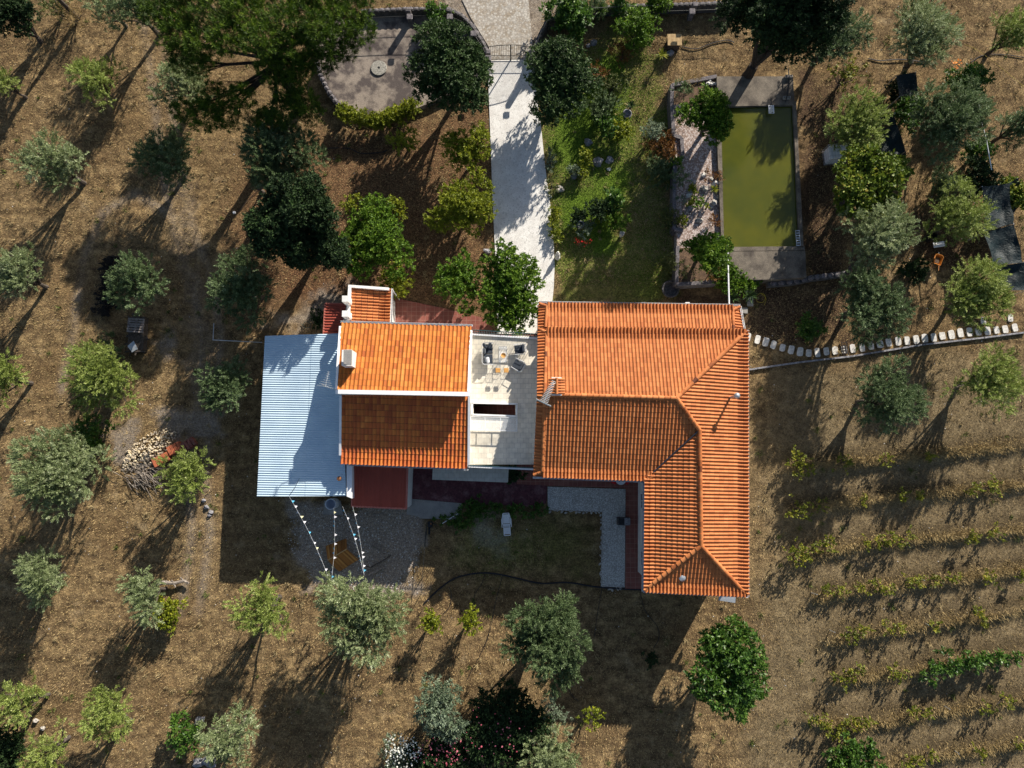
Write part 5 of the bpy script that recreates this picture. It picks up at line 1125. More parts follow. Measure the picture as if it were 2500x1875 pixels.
for (x, y, r, lb, m_) in [(1718, 428, 7, 'blue-white stone at the top of the planter group', 'whitestone'), (1735, 438, 6, 'pale stone with dark underside beside the rusty plant', 'stone'), (1746, 450, 9, 'largest white stone close to the pool rim', 'whitestone'), (1718, 461, 9, 'lichen-spotted stone left of the spiky agave', 'stone'),
   (1682, 478, 7, 'white angular stone at the left of the planter', 'whitestone'), (1684, 468, 6, 'brown curved stone above the white angular one', 'stone'), (1743, 496, 9, 'brown rounded stone right of the green mound', 'stone'), (1754, 481, 6, 'narrow pale stone against the pool rim', 'stone'), (1685, 510, 7, 'grey stone in the lower planter, left one', 'greystone'), (1691, 505, 5, 'small grey stone touching the lower left one', 'greystone'),
   (1706, 539, 8, 'pale flat stone in the lower gravel', 'stone'), (1691, 450, 5, 'small blue-grey stone above the tiny yellow plant', 'greystone'), (1690, 440, 4, 'smallest blue stone in the upper gravel', 'greystone'), (1738, 507, 4, 'little stone below the brown rounded one', 'stone')]:
    rock(x, y, r, lb, MT[m_], z=zw - .2, group='stones in the gravel planter')
for i, (x, y) in enumerate([(1724, 211), (1732, 199), (1738, 206), (1727, 219), (1746, 205), (1728, 205), (1734, 197)]): rock(x, y, 3.6 + (i % 3), 'white cobble in the dark corner bed by the pool deck, %s of seven' % ORD[i], MT['whitestone'], z=zw - .15, group='white cobbles in the corner bed')
for (x, y, r, lb, m_) in [(1436, 348, 10, 'rounded grey-white boulder alone in the lawn', 'greystone'), (1459, 397, 13, 'jagged white and dark boulder in the lawn rock group', 'greystone'), (1488, 391, 10, 'grey boulder at the right of the lawn rock group', 'greystone'), (1486, 414, 5, 'small white stone below the grey boulder', 'whitestone'), (1401, 430, 8, 'flat grey stone below the silvery shrub', 'greystone'),
   (1366, 464, 10, 'brown-white stone near the driveway edge', 'stone'), (1339, 467, 5, 'white stone on the driveway border, upper', 'whitestone'), (1343, 481, 5, 'white stone on the driveway border, lower', 'whitestone'), (1449, 105, 9, 'grey stone in the dark bed at the top of the lawn', 'greystone'), (1436, 113, 6, 'smaller grey stone in the dark bed at the top of the lawn', 'greystone'),
   (1635, 132, 9, 'grey stone beside the spiky yucca', 'greystone'), (1604, 340, 7, 'pale stone under the grey-green ball shrub', 'stone'), (489, 1758, 12, 'grey boulder between shrub and pale olive at bottom left', 'greystone'), (515, 1855, 18, 'large grey boulder at the bottom edge', 'greystone'), (487, 1860, 13, 'bluish boulder beside the large one at the bottom edge', 'greystone'),
   (88, 1759, 6, 'yellowish stone in the lower left grass, upper', 'stone'), (105, 1777, 6, 'yellowish stone in the lower left grass, lower', 'stone'), (1190, 615, 9, 'dark burnt-looking rock beside the driveway edge', 'greystone'), (2045, 0, 0, '', '')][:18]:
    rock(x, y, r, lb, MT[m_])
def urn(x, y, r, label, mat):
    t = thing('urn', label, 'urn', P(x, y)); A = MB(); k = r * S; A.lathe(P(x, y), [(k * .6, 0), (k * .5, .1), (k * .9, .35), (k, .6), (k * .85, .75), (k, .8), (k * .85, .8), (k * .7, .6), (0, .55)], 20); A.build('bowl', mat, t, smooth=True)
urn(1527, 290, 12, 'pale stone urn holding the dark spiky plant', MT['greystone']); urn(1415, 556, 9, 'grey rounded urn above the silvery plant', MT['greystone']); urn(1515, 577, 6, 'small white urn at the right of the lawn bed', MT['whitestone'])
t = thing('statue', 'small white stone figure beside the driveway edge', 'statue', P(1361, 626)); A = MB(); A.rock(P(1361, 628, .2), (.42, .5, .5), 3, .5); A.rock(P(1362, 622, .55), (.34, .40, .5), 8, .5); A.rock(P(1362, 617, .85), (.2, .2, .3), 9, .4); A.build('figure', MT['whitestone'], t)
for (x, y, r, lb) in [(1634, 709, 22, 'dark round stone basin below the pool planter')]:
    t = thing('basin', lb, 'basin', P(x, y)); A = MB(); k = r * S; A.lathe(P(x, y), [(k * .8, 0), (k, .4), (k * .98, .5), (k * .82, .5), (k * .7, .25), (0, .2)], 28); A.build('bowl', MT['darkstone'], t)
# white pipe above the path from pool to house
t = thing('pipe', 'long white pipe running from the pool corner to the house', 'pipe', P(1778, 600)); A = MB(); A.tube([P(1776, 598, 2.2), P(1780, 745, 2.6)], .055, 8); A.tube([P(1776, 598, 2.2), P(1776, 598, 0)], .04, 6); A.build('tube', MT['whitepaint'], t)
wallrun('garden_wall', 'rough retaining wall at the lower right of the pool', [(1872, 697), (1930, 692), (1980, 682), (2060, 672)], .5, .4, MT['darkstone'], cope=(.45, .15, MT['wallstone']))
t = thing('step', 'grey concrete landing slabs beside the dark palm plants', 'step', P(1828, 725)); A = MB(); A.prism(PX([(1820, 706), (1836, 706), (1838, 748), (1824, 748)]), 0, .12); A.prism(PX([(1808, 752), (1824, 752), (1824, 766), (1806, 764)]), 0, .12); A.build('slab', MT['concpath'], t)
# wooden slatted box, timber board
t = thing('slatted_box', 'low box with pale slatted wooden top near the top boundary', 'box', P(1647, 97)); A = MB(); c = P(1647, 97, .8)
for i in range(11): A.box(c + Vector((-.48 + i * .096, 0, 0)), (.078, .9, .04), -.0)
top = A.build('slats', MT['palewood'], t); A = MB(); A.rbox(c + Vector((0, 0, -.42)), (.9, .8, .76)); A.build('case', MT['bark'], t)
def hose(label, pts, r=.035, mat='blackhose', z=.05, name='hose', cat='hose'):
    q = [P(x, y, z) for x, y in pts]; sm = []
    for i in range(len(q) - 1):
        a, b = q[i], q[i + 1]; m0 = (q[i + 1] - q[i - 1]) * .5 if i else (b - a); m1 = (q[i + 2] - q[i]) * .5 if i + 2 < len(q) else (b - a)
        for k in range(6):
            s = k / 6; h = (2 * s**3 - 3 * s**2 + 1, s**3 - 2 * s**2 + s, -2 * s**3 + 3 * s**2, s**3 - s**2); sm.append(a * h[0] + m0 * h[1] + b * h[2] + m1 * h[3])
    sm.append(q[-1]); A = MB(); A.tube(sm, r, 6); o = A.build(name, MT[mat], loc=q[0]); return tag(o, label, cat)
hose('thick black hose arching across the grass below the courtyard lawn', [(1036, 1472), (1070, 1440), (1110, 1412), (1160, 1400), (1205, 1400), (1260, 1411), (1320, 1424), (1385, 1422), (1450, 1432), (1520, 1438), (1575, 1440)], .055)
hose('thin drip line curving to the left citrus sapling', [(1096, 1432), (1102, 1450), (1098, 1480), (1080, 1500)], .018)
hose('thin drip line curving to the right citrus sapling', [(1184, 1402), (1176, 1425), (1158, 1455), (1160, 1492)], .018); hose('long thin drip line left of the big dense olive', [(1227, 1404), (1210, 1470), (1190, 1560), (1140, 1660)], .018)
hose('thin drip line hanging below the gravel strip corner', [(1470, 1436), (1460, 1490), (1450, 1560)], .018); hose('thin drip line curling in the shade towards the small dark sapling', [(1563, 1445), (1575, 1490), (1605, 1530), (1608, 1560), (1595, 1582)], .02)
hose('thin drip line from the big olive to the thin sapling', [(1388, 1660), (1392, 1690), (1412, 1712)], .02)
hose('pair of black pipes in the grass below the round patio', [(790, 362), (850, 362), (880, 374), (930, 372), (945, 366)], .04); hose('black pipe curling from the slatted box', [(1665, 114), (1700, 119), (1740, 105), (1775, 98), (1793, 104)], .035)
hose('black pipe lying left of the square green shade', [(2120, 143), (2150, 148), (2200, 145), (2260, 152)], .04); hose('black pipe lying right of the square green shade', [(2370, 152), (2400, 135), (2450, 133), (2500, 140)], .03)
hose('coiled yellow hose right of the concrete landing', [(1855, 715), (1868, 725), (1862, 738), (1848, 735), (1848, 722), (1862, 716), (1870, 730), (1866, 745)], .018, 'yellowhose'); hose('thin coiled green hose in the dust left of the small lean-to', [(735, 790), (745, 800), (758, 798), (756, 788), (744, 786), (738, 796)], .018, 'green_rail')
hose('yellow guy line across the upper right field', [(2355, 108), (2390, 125), (2450, 170), (2500, 212)], .012, 'yellowhose', 1.2, 'rope', 'rope')
t = thing('fence', 'low wire fence with posts left of the blue shed', 'fence', P(520, 800)); A = MB()
for a, b in (((522, 790), (520, 830)), ((520, 830), (640, 836))): A.tube([P(*a, .9), P(*b, .9)], .03, 5); A.tube([P(*a, .4), P(*b, .4)], .02, 5)
for p in ((522, 790), (520, 830), (580, 833), (638, 836)): A.tube([P(*p), P(*p, .95)], .03, 6)
A.build('rails', MT['steel'], t)
t = thing('fence', 'thin garden fence between the gravel yard and the courtyard lawn', 'fence', P(1040, 1270)); A = MB()
A.tube([P(1043, 1268, .7), P(1038, 1320, .7), P(1028, 1450, .7)], .02, 5); A.tube([P(1041, 1290, .72), P(1036, 1340, .72)], .045, 6)
for p in ((1043, 1268), (1040, 1310), (1035, 1360), (1031, 1410), (1028, 1450)): A.tube([P(*p), P(*p, .75)], .025, 6)
A.build('rails', MT['iron'], t)
# lower boundary board under the stepping stones
t = thing('border_board', 'long low grey border strip below the stepping stones', 'border', P(1825, 900)); A = MB(); q = [P(x, y) for x, y in [(1826, 903), (1950, 885), (2080, 870), (2250, 842), (2400, 825), (2500, 812)]]
for i in range(len(q) - 1): d = q[i + 1] - q[i]; A.box((q[i] + q[i + 1]) / 2 + Vector((0, 0, .06)), (d.length * 1.01, .12, .2), math.atan2(d.y, d.x))
A.build('board', MT['greystone'], t)

# ------------------------------------------------------------ stepping stones
sp = [(1825, 823), (1849, 829), (1869, 835), (1888, 842), (1910, 849), (1931, 854), (1953, 859), (1974, 862), (1995, 861), (2017, 858), (2038, 856), (2060, 854), (2081, 851), (2104, 848), (2126, 844), (2148, 841), (2169, 836), (2192, 833), (2214, 832), (2236, 829), (2257, 826), (2279, 824), (2300, 820), (2322, 817), (2344, 813), (2366, 811), (2388, 810), (2410, 808), (2432, 806), (2453, 804), (2477, 800), (2400, 783), (2466, 777)]
for i, (x, y) in enumerate(sp):
    x2, y2 = sp[min(i + 1, 30)]; x1, y1 = sp[min(max(i - 1, 0), 29)]; a = -math.atan2(y2 - y1, x2 - x1) if i < 31 else 0; rr = random.Random(i)
    c = P(x, y); ca, sa = math.cos(a), math.sin(a); w_, h_ = .20 * rr.uniform(.9, 1.1), .31 * rr.uniform(.85, 1.1); pts = []
    for k in range(16):
        t_ = 2 * math.pi * k / 16; ex = abs(math.cos(t_)) ** .45 * (1 if math.cos(t_) > 0 else -1); ey = abs(math.sin(t_)) ** .45 * (1 if math.sin(t_) > 0 else -1)
        u, v = ex * w_ * rr.uniform(.92, 1.05), ey * h_ * rr.uniform(.92, 1.05); pts.append((u * ca - v * sa, u * sa + v * ca))
    A = MB(); A.prism(pts, -.05, .05); o = A.build('stepping_stone', MT['whitestone']); o.location = (c.x, c.y, .02)
    tag(o, ('white flat stepping stone, %s from the house along the path' % ordn(i)) if i < 31 else ('stray pale stepping stone above the path at far right, %s one' % ('left' if i == 31 else 'right')), 'stepping stone', 'white stepping stones of the garden path')
t = thing('ladder', 'short dark wooden ladder lying across the stepping stones', 'ladder', P(2064, 850)); A = MB()
for s in (-.17, .17): A.box(P(2063, 850, .14) + Vector((s, 0, 0)), (.06, 1.0, .05), .12)
for i in range(5): A.box(P(2063, 850, .17) + Vector((-.025 * (i - 2) , -.4 + i * .2, 0)), (.46, .05, .04), .1)
A.build('frame', MT['darkbark'], t)

# ------------------------------------------------------------ gravel border stones
pth = [(1338, 1246), (1400, 1250), (1466, 1252), (1470, 1300), (1468, 1370), (1467, 1425), (1480, 1436), (1520, 1438)]; protos = []
k = 0
for i in range(len(pth) - 1):
    a, b = P(*pth[i]), P(*pth[i + 1]); n = max(1, int((b - a).length / .27))
    for j in range(n):
        c = a.lerp(b, (j + .5) / n) + Vector((random.uniform(-.09, .09), random.uniform(-.09, .09), .03))
        if k < 4: A = MB(); A.rock((0, 0, 0), (.25, .17, .14), k + 60, 1.8); o = A.build('border_stone', MT['stone']); protos.append(o)
        else: o = protos[k % 4].copy(); C.objects.link(o); o.scale = (random.uniform(.6, 1.3), random.uniform(.7, 1.2), 1)
        o.location = c; o.rotation_euler = (0, 0, random.uniform(0, 6)); k += 1
        tag(o, 'pale stone of the low border around the white gravel strip, %s from the ivy' % ordn(k - 1), 'stone', 'stones edging the white gravel strip')
# ground-cover hedge by the court
gc = thing('ground_cover', 'dark green ivy strip between the purple paving and the lawn', 'plant', P(1200, 1250)); rng = np.random.default_rng(9); LBG = []
for (x, y, r) in [(1140, 1245, 22), (1160, 1235, 20), (1180, 1240, 22), (1200, 1246, 18), (1220, 1244, 16), (1240, 1246, 14), (1262, 1248, 14), (1285, 1248, 14), (1305, 1246, 14), (1325, 1244, 14), (1130, 1265, 20), (1112, 1276, 18), (1090, 1270, 10), (1070, 1271, 8), (1145, 1268, 18), (1170, 1255, 16), (1120, 1285, 12)]:
    c = P(x, y); LBG.append((c.x, c.y, .12, r * S, r * S, .16, rng.uniform(-.4, .3)))
addmesh('foliage', leafcloud(rng, LBG, 'dark', LM['bright'], 'foliage', dens=.8), gc)
b = plant('shrub', 'shrub', 'dark shrub in the corner between canopy slab and red tiles', 1255, 1160, 18, 1.8, 'dark', z0=.1)
# ------------------------------------------------------------ terrace furniture
zf = ZF
def wire(A, pts, r=.012): A.tube(pts, r, 5)
sf = thing('sofa', 'two-seat wire sofa with charcoal cushions on the terrace', 'sofa', P(1191, 866, zf)); c = P(1191, 866, zf)
A = MB(); w_, l_ = 1.05 * .68, 1.33; x0, x1, y0, y1 = -.36, .36, -.72, .72
for x in (x0, x1):
    for y in (y0, y1): wire(A, [c + Vector((x, y, 0)), c + Vector((x, y, .62 if x < 0 or abs(y) > .5 else .4))], .015)
ring = [(x1, y1), (x0 + .12, y1), (x0, y1 - .12), (x0, y0 + .12), (x0 + .12, y0), (x1, y0)]
for z in (.62, .3): wire(A, [c + Vector((x, y, z)) for x, y in ring], .016)
for i in range(10): y = y0 + (y1 - y0) * i / 9; wire(A, [c + Vector((x0, y, .3)), c + Vector((x0, y, .62))], .008)
for i in range(5): x = x0 + .1 + i * .14; wire(A, [c + Vector((x, y1, .3)), c + Vector((x, y1 + .06, .62))], .008)
A.build('frame', MT['whitepaint'], sf)
A = MB(); A.rbox(c + Vector((.02, .33, .36)), (.62, .64, .14)); A.rbox(c + Vector((.02, -.34, .36)), (.62, .64, .14)); A.build('seat_cushion', MT['cushion'], sf)
for (dx, dy, a, m_) in ((-.2, .5, .5, 'cushion'), (.12, .52, -.5, 'cushion'), (-.22, .16, 0, 'greycushion')): A = MB(); A.rbox(c + Vector((dx, dy, .52)), (.2, .42, .3), a, .08); A.build('pillow', MT[m_], sf)
A = MB(); A.rbox(c + Vector((-.2, -.42, .52)), (.18, .42, .28), .1, .08); A.build('pillow', MT['greycushion'], sf)
A = MB(); A.rbox(c + Vector((.02, -.44, .5)), (.22, .42, .14), .15, .06); A.build('white_pillow', MT['whitepaint'], sf)
def armchair(x, y, rot, label):
    t = thing('armchair', label, 'chair', (0, 0, 0), 'terrace armchairs'); A = MB(); V = Vector
    for (a, b) in ((-.36, -.32), (-.36, .32), (.32, -.32), (.32, .32)): wire(A, [V((a, b, 0)), V((a, b, .58))], .014)
    for z in (.58, .3): wire(A, [V((.33, .33, z)), V((-.3, .36, z)), V((-.4, .28, z)), V((-.4, -.28, z)), V((-.3, -.36, z)), V((.33, -.33, z))], .015)
    for i in range(8): yy = -.28 + i * .08; wire(A, [V((-.4, yy, .3)), V((-.46, yy, .72))], .008)
    wire(A, [V((-.46, -.3, .72)), V((-.46, .3, .72))], .014)
    A.build('frame', MT['whitepaint'], t)
    A = MB(); A.rbox((0.0, 0, .36), (.6, .58, .14)); A.build('seat_cushion', MT['cushion'], t)
    A = MB(); A.rbox((-.28, 0, .56), (.16, .54, .4)); A.build('back_cushion', MT['cushion'], t)
    ROOT[t.name] = Vector((0, 0, 0)); t.location = P(x, y, zf); t.rotation_euler = (0, 0, rot); return t
armchair(1267, 855, math.pi + .12, 'charcoal cushioned armchair facing the sofa, the upper one'); armchair(1264, 893, math.pi - .5, 'charcoal cushioned armchair turned askew, the lower one')
t = thing('coffee_table', 'thin wire coffee table with glass top on the terrace', 'table', P(1228, 867, zf)); c = P(1228, 867, zf); A = MB()
w2, l2 = .26, .52
for z in (.42, .05): wire(A, [c + Vector((x, y, z)) for x, y in ((w2, l2 - .06), (w2 - .06, l2), (-w2 + .06, l2), (-w2, l2 - .06), (-w2, -l2 + .06), (-w2 + .06, -l2), (w2 - .06, -l2), (w2, -l2 + .06), (w2, l2 - .06))], .012)
for x in (-w2, w2):
    for y in (-l2 + .06, l2 - .06): wire(A, [c + Vector((x, y, 0)), c + Vector((x, y, .42))], .012)
A.build('frame', MT['steel'], t); A = MB(); A.slab([c + Vector((x, y, .425)) for x, y in ((-w2, -l2), (w2, -l2), (w2, l2), (-w2, l2))], .01); A.build('table_top', MT['glass'], t)
t = thing('bowl', 'round wooden tray bowl on the wire coffee table', 'bowl', P(1229, 868, zf + .43)); A = MB(); A.lathe(P(1229, 868, zf + .435), [(.1, 0), (.16, .05), (.165, .07), (.15, .07), (.1, .025), (0, .02)], 24); A.build('dish', MT['stoolwood'], t)
for (x, lb) in ((1216, 'square honey wood stool on black wire legs, left'), (1236, 'square honey wood stool on black wire legs, right')):
    t = thing('stool', lb, 'stool', P(x, 907, zf), 'wooden stools on the terrace'); c = P(x, 907, zf); A = MB(); A.rbox(c + Vector((0, 0, .62)), (.31, .31, .05)); A.build('seat', MT['stoolwood'], t)
    for (a, b) in ((-1, -1), (1, -1), (-1, 1), (1, 1)): A = MB(); wire(A, [c + Vector((a * .12, b * .12, .6)), c + Vector((a * .17, b * .17, 0))], .012); A.build('leg', MT['iron'], t)
    A = MB(); wire(A, [c + Vector((a * .155, b * .155, .2)) for a, b in ((-1, -1), (1, -1), (1, 1), (-1, 1), (-1, -1))], .010); A.build('foot_ring', MT['iron'], t)
t = thing('clothes_rack', 'thin folded metal rack standing between the stools and sofa', 'rack', P(1215, 888, zf)); c = P(1215, 888, zf); A = MB()
for i in range(7): wire(A, [c + Vector((-.22 + i * .07, -.3, .5)), c + Vector((-.22 + i * .07, .28, .5))], .006)
wire(A, [c + Vector((x, y, .5)) for x, y in ((-.24, -.3), (.22, -.3), (.22, .28), (-.24, .28), (-.24, -.3))], .01)
for x, y in ((-.24, -.3), (.22, -.3), (.22, .28), (-.24, .28)): wire(A, [c + Vector((x, y, 0)), c + Vector((x, y, .5))], .01)
A.build('frame', MT['steel'], t)

# ------------------------------------------------------------ courtyard
def chair(x, y, rot, label):
    t = thing('garden_chair', label, 'chair', (0, 0, 0), 'red plastic chairs'); A = MB(); A.rbox((0, 0, .43), (.46, .46, .05), 0, .05); A.build('seat', MT['redplastic'], t)
    A = MB()
    for i in range(5): A.box((-.24, -.17 + i * .085, .66), (.03, .05, .42), 0, 0, -.12)
    A.box((-.27, 0, .88), (.04, .46, .07)); A.build('backrest', MT['redplastic'], t)
    for a in (-.19, .19):
        for b in (-.19, .19): A = MB(); A.tube([(a, b, .42), (a * 1.15, b * 1.15, 0)], [.022, .016], 6); A.build('leg', MT['redplastic'], t)
    t.location = P(x, y, .07); t.rotation_euler = (0, 0, rot)
chair(1497, 1172, -.5, 'red plastic chair left of the white table under the eave'); chair(1530, 1172, math.pi + .6, 'red plastic chair right of the white table under the eave')
t = thing('garden_table', 'round white plastic table between two red chairs', 'table', P(1512, 1170, .07)); c = P(1512, 1170, .07); A = MB(); A.lathe(c, [(.0, .72), (.36, .72), (.37, .70), (.36, .68)][::-1], 28); A.build('table_top', MT['whitepaint'], t)
for k in range(4): a = k * math.pi / 2 + .7; A = MB(); A.tube([c + Vector((math.cos(a) * .1, math.sin(a) * .1, .7)), c + Vector((math.cos(a) * .3, math.sin(a) * .3, 0))], .02, 6); A.build('leg', MT['whitepaint'], t)
t = thing('barbecue', 'square brick barbecue with black grate beside the red tiled walk', 'barbecue', P(1520, 1271)); c = P(1520, 1271, 0); A = MB(); A.box(c + Vector((0, 0, .35)), (.85, .52, .7)); A.build('body', MT['darkstone'], t)
A = MB(); A.box(c + Vector((-.19, 0, .715)), (.38, .42, .03)); A.build('grate', MT['black'], t); A = MB(); A.rbox(c + Vector((.22, 0, .73)), (.40, .50, .06)); A.build('shelf', MT['greystone'], t)
# sun lounger
t = thing('sun_lounger', 'white plastic sun lounger standing on the courtyard lawn', 'sun lounger', P(1237, 1278)); c = P(1237, 1279); A = MB(); R_ = Matrix.Rotation(.07, 3, 'Z')
def L(x, y, z): return c + R_ @ Vector((x, y, z))
for s in (-1, 1):
    A.tube([L(s * .20, .78, .55), L(s * .27, .5, .45), L(s * .27, .05, .33), L(s * .22, -.1, .33), L(s * .22, -.74, .33)], .028, 6)
    A.tube([L(s * .33, .36, .5), L(s * .33, -.16, .5), L(s * .30, -.22, 0)], .025, 6); A.tube([L(s * .33, .36, .5), L(s * .30, .42, 0)], .025, 6); A.tube([L(s * .22, -.7, .33), L(s * .22, -.72, 0)], .025, 6)
A.tube([L(-.20, .78, .55), L(.20, .78, .55)], .028, 6); A.tube([L(-.22, -.76, .33), L(.22, -.76, .33)], .028, 6); A.tube([L(-.22, -.16, .33), L(.22, -.16, .33)], .025, 6)
A.build('frame', MT['whitepaint'], t)
for nm, ya, yb, za, zb, hw in (('backrest', .7, .06, .54, .34, .23), ('seat', .03, -.12, .335, .335, .22), ('footrest', -.22, -.68, .335, .335, .20)):
    A = MB(); n = 9 if nm != 'seat' else 3
    for i in range(n): f0 = i / n; f1 = (i + .82) / n; A.slab([L(-hw, ya + (yb - ya) * f0, za + (zb - za) * f0), L(hw, ya + (yb - ya) * f0, za + (zb - za) * f0), L(hw, ya + (yb - ya) * f1, za + (zb - za) * f1), L(-hw, ya + (yb - ya) * f1, za + (zb - za) * f1)], .02)
    A.build(nm, MT['whitepaint'], t)
t = thing('stick', 'white pole lying on the ivy strip edge', 'pole', P(1078, 1280)); A = MB(); A.tube([P(1080, 1278, .25), P(1118, 1254, .3)], .025, 6); A.build('rod', MT['whitepaint'], t)
t = thing('garden_machine', 'dark pump box beside the garden fence', 'machine', P(1051, 1285)); A = MB(); A.rbox(P(1050, 1280, .22), (.32, .4, .4)); A.rbox(P(1048, 1296, .15), (.14, .5, .2)); A.tube([P(1056, 1278, .3), P(1066, 1282, .05)], .03, 6); A.build('case', MT['black'], t)
A = MB(); A.box(P(1052, 1279, .43), (.05, .12, .01)); A.build('badge', MT['orange'], t)
# water tank / barrel with slab
t = thing('concrete_slab', 'square concrete slab under the white barrel', 'slab', P(812, 1240)); A = MB(); A.prism(PX([(792, 1222), (832, 1222), (838, 1256), (790, 1256)]), 0, .12); A.build('slab', MT['concpath'], t)
t = thing('barrel', 'open white barrel standing on the slab below the shed', 'barrel', P(818, 1228, .12)); c = P(818, 1228, .12); A = MB(); A.lathe(c, [(.30, 0), (.36, .1), (.38, .8), (.36, 1.25), (.37, 1.3), (.33, 1.3), (.32, 1.2), (.34, .5), (0, .45)], 30); A.build('shell', M('blue_white_plastic', (.58, .62, .70), (.5, .55, .64), 3, .5), t, smooth=True)
# timber ramp: two panels leaning together
t = thing('wooden_cover', 'two brown slatted boards forming a low roof on the gravel yard', 'board', P(832, 1355)); A = MB(); R0, R1 = (800, 1368), (847, 1340)
ra, rb = P(*R0, .75), P(*R1, .75); l0, l1 = P(795, 1333, .1), P(846, 1314, .1); r0, r1 = P(828, 1396, .1), P(876, 1366, .1)
def planks(p0, p1, q0, q1, n, nm):
    A = MB()
    for i in range(n):
        f, g = i / n, (i + .88) / n; A.cur = random.random(); A.slab([p0.lerp(p1, f), p0.lerp(p1, g), q0.lerp(q1, g), q0.lerp(q1, f)], .04)
    return A.build(nm, MT['plank'], t)
planks(ra, rb, l0, l1, 14, 'left_board'); planks(ra, rb, r0, r1, 14, 'right_board')
A = MB(); A.tube([ra + Vector((0, 0, .02)), rb + Vector((0, 0, .02))], .03, 6); A.build('ridge_strip', MT['palewood'], t)
# bunting
STR = [((706, 1212, 3.6), (805, 1418, 2.6), 'bunting string from the shed corner to the big olive, leftmost'), ((815, 1240, 3.4), (809, 1420, 2.6), 'bunting string running almost straight down past the wooden cover'),
       ((836, 1236, 3.4), (888, 1400, 2.6), 'bunting string from the white barrel towards the logs'), ((861, 1236, 3.3), (889, 1404, 2.6), 'bunting string from the red lean-to corner, rightmost')]
fm = ['flagblue', 'flagwhite', 'flagyellow', 'flagwhite', 'flagwhite', 'flagblue']
for i, (a, b, lb) in enumerate(STR):
    a, b = P(*a), P(*b); t = thing('bunting', lb, 'bunting', a, 'strings of bunting over the gravel yard'); n = 16; A = MB()
    pts = [a.lerp(b, k / n) + Vector((0, 0, -.5 * math.sin(math.pi * k / n))) for k in range(n + 1)]; A.tube(pts, .007, 4); A.build('string', MT['string'], t)
    d = (b - a).normalized(); s = Vector((-d.y, d.x, 0)).normalized()
    for k in range(1, n):
        if (k + i) % 7 == 6: continue
        p = pts[k]; h = random.choice((-1, 1)) * random.uniform(.6, 1); A = MB(); tip = p + s * h * .17 + Vector((0, 0, -.13)); A.add([p - d * .09, p + d * .09, tip, p - d * .09 + Vector((0, 0, .004)), p + d * .09 + Vector((0, 0, .004)), tip + Vector((0, 0, .004))], [(0, 1, 2), (5, 4, 3), (0, 3, 4, 1), (1, 4, 5, 2), (2, 5, 3, 0)])
        A.build('flag', MT[fm[(k * 5 + i * 3) % 6]], t)
# branches and logs
def branch(label, pts, r, mat='deadwood', name='branch', side=2, z=.08):
    A = MB(); q = [P(x, y, z + random.uniform(0, .08)) for x, y in pts]; n = len(q); A.tube(q, [r * (1 - .6 * i / n) for i in range(n)], 7)
    for k in range(side): p = q[random.randrange(1, n)]; A.tube([p, p + Vector((random.uniform(-.4, .4), random.uniform(-.4, .4), .1))], [r * .5, r * .2], 5)
    o = A.build(name, MT[mat], loc=q[0]); return tag(o, label, 'branch')
branch('grey bent branch lying on the gravel yard', [(908, 1328), (918, 1334), (930, 1338), (932, 1350)], .08); branch('long thin branch below the bent one', [(955, 1355), (940, 1366), (920, 1376), (905, 1386), (893, 1382)], .05, 'bark')
branch('thick forked log at the edge of the big olive', [(898, 1404), (915, 1396), (930, 1388), (942, 1386)], .12, side=4); branch('curved branch under the red lean-to edge', [(905, 1250), (915, 1256), (935, 1252)], .06)
branch('weathered grey stump log beside the narrow olive', [(384, 1425), (400, 1422), (425, 1424), (448, 1418), (460, 1424)], .16, side=6, z=.3)
A = MB(); q = [P(2060, 680), P(2100, 655, 1.2), P(2140, 622, 2.4)]
# stone pile, brick stack, twig heap
t = thing('stone_pile', 'heap of pale yellow rubble stones left of the shed', 'stone pile', P(360, 1090)); A = MB(); rr = random.Random(3)
for i in range(420):
    u = rr.random(); a = rr.uniform(0, 6.28); k = math.sqrt(rr.random()); cx, cy = 362 + 4 * (rr.random() - .5), 1092; px_ = 364 + k * math.cos(a) * 62 - k * math.sin(a) * 25; py_ = 1098 + k * math.sin(a) * 48 - k * math.cos(a) * 18
    z = .55 * max(0, 1 - k) + .04; s = rr.uniform(.08, .24) * (1.2 if py_ > 1090 else .8); A.rock(P(px_, py_, z), (s, s * rr.uniform(.6, 1), s * .7), i, 1, rr.uniform(0, 6), 1)
o = A.build('stones', M('rubble', (.62, .50, .32), (.36, .31, .25), 3, .9, .4, 30, fine=.4, lo=.4, hi=.6), t); o['kind'] = 'stuff'
t = thing('twig_heap', 'heap of cut dry twigs at the foot of the stone pile', 'twig heap', P(345, 1160)); A = MB()
for i in range(160):
    x, y = rr.gauss(345, 26), rr.gauss(1155, 14); a = rr.gauss(-.35, .5); l = rr.uniform(.4, 1.3); p = P(x, y, rr.uniform(.05, .45)); A.tube([p, p + Vector((math.cos(a) * l, math.sin(a) * l, rr.uniform(-.1, .1)))], [.02, .008], 4)
o = A.build('twigs', MT['deadwood'], t); o['kind'] = 'stuff'
for (x, y, n, a, m_, lb) in ((404, 1120, 5, .5, 'brick', 'orange brick stack nearest the stone pile'), (436, 1093, 4, .5, 'brick', 'brown-red brick stack in the middle'), (470, 1082, 4, .6, 'redtile', 'dark red brick stack farthest from the stone pile')):
    t = thing('brick_stack', lb, 'bricks', P(x, y), 'brick stacks by the stone pile')
    for i in range(n):
        A = MB(); d = Vector((math.cos(a), math.sin(a), 0)); 
        A.box(P(x, y) + d * (i - n / 2) * .24 + Vector((0, 0, .25)), (.2, .62, .5 - .02 * i), a + rr.uniform(-.1, .1)); A.build('brick', MT[m_], t)
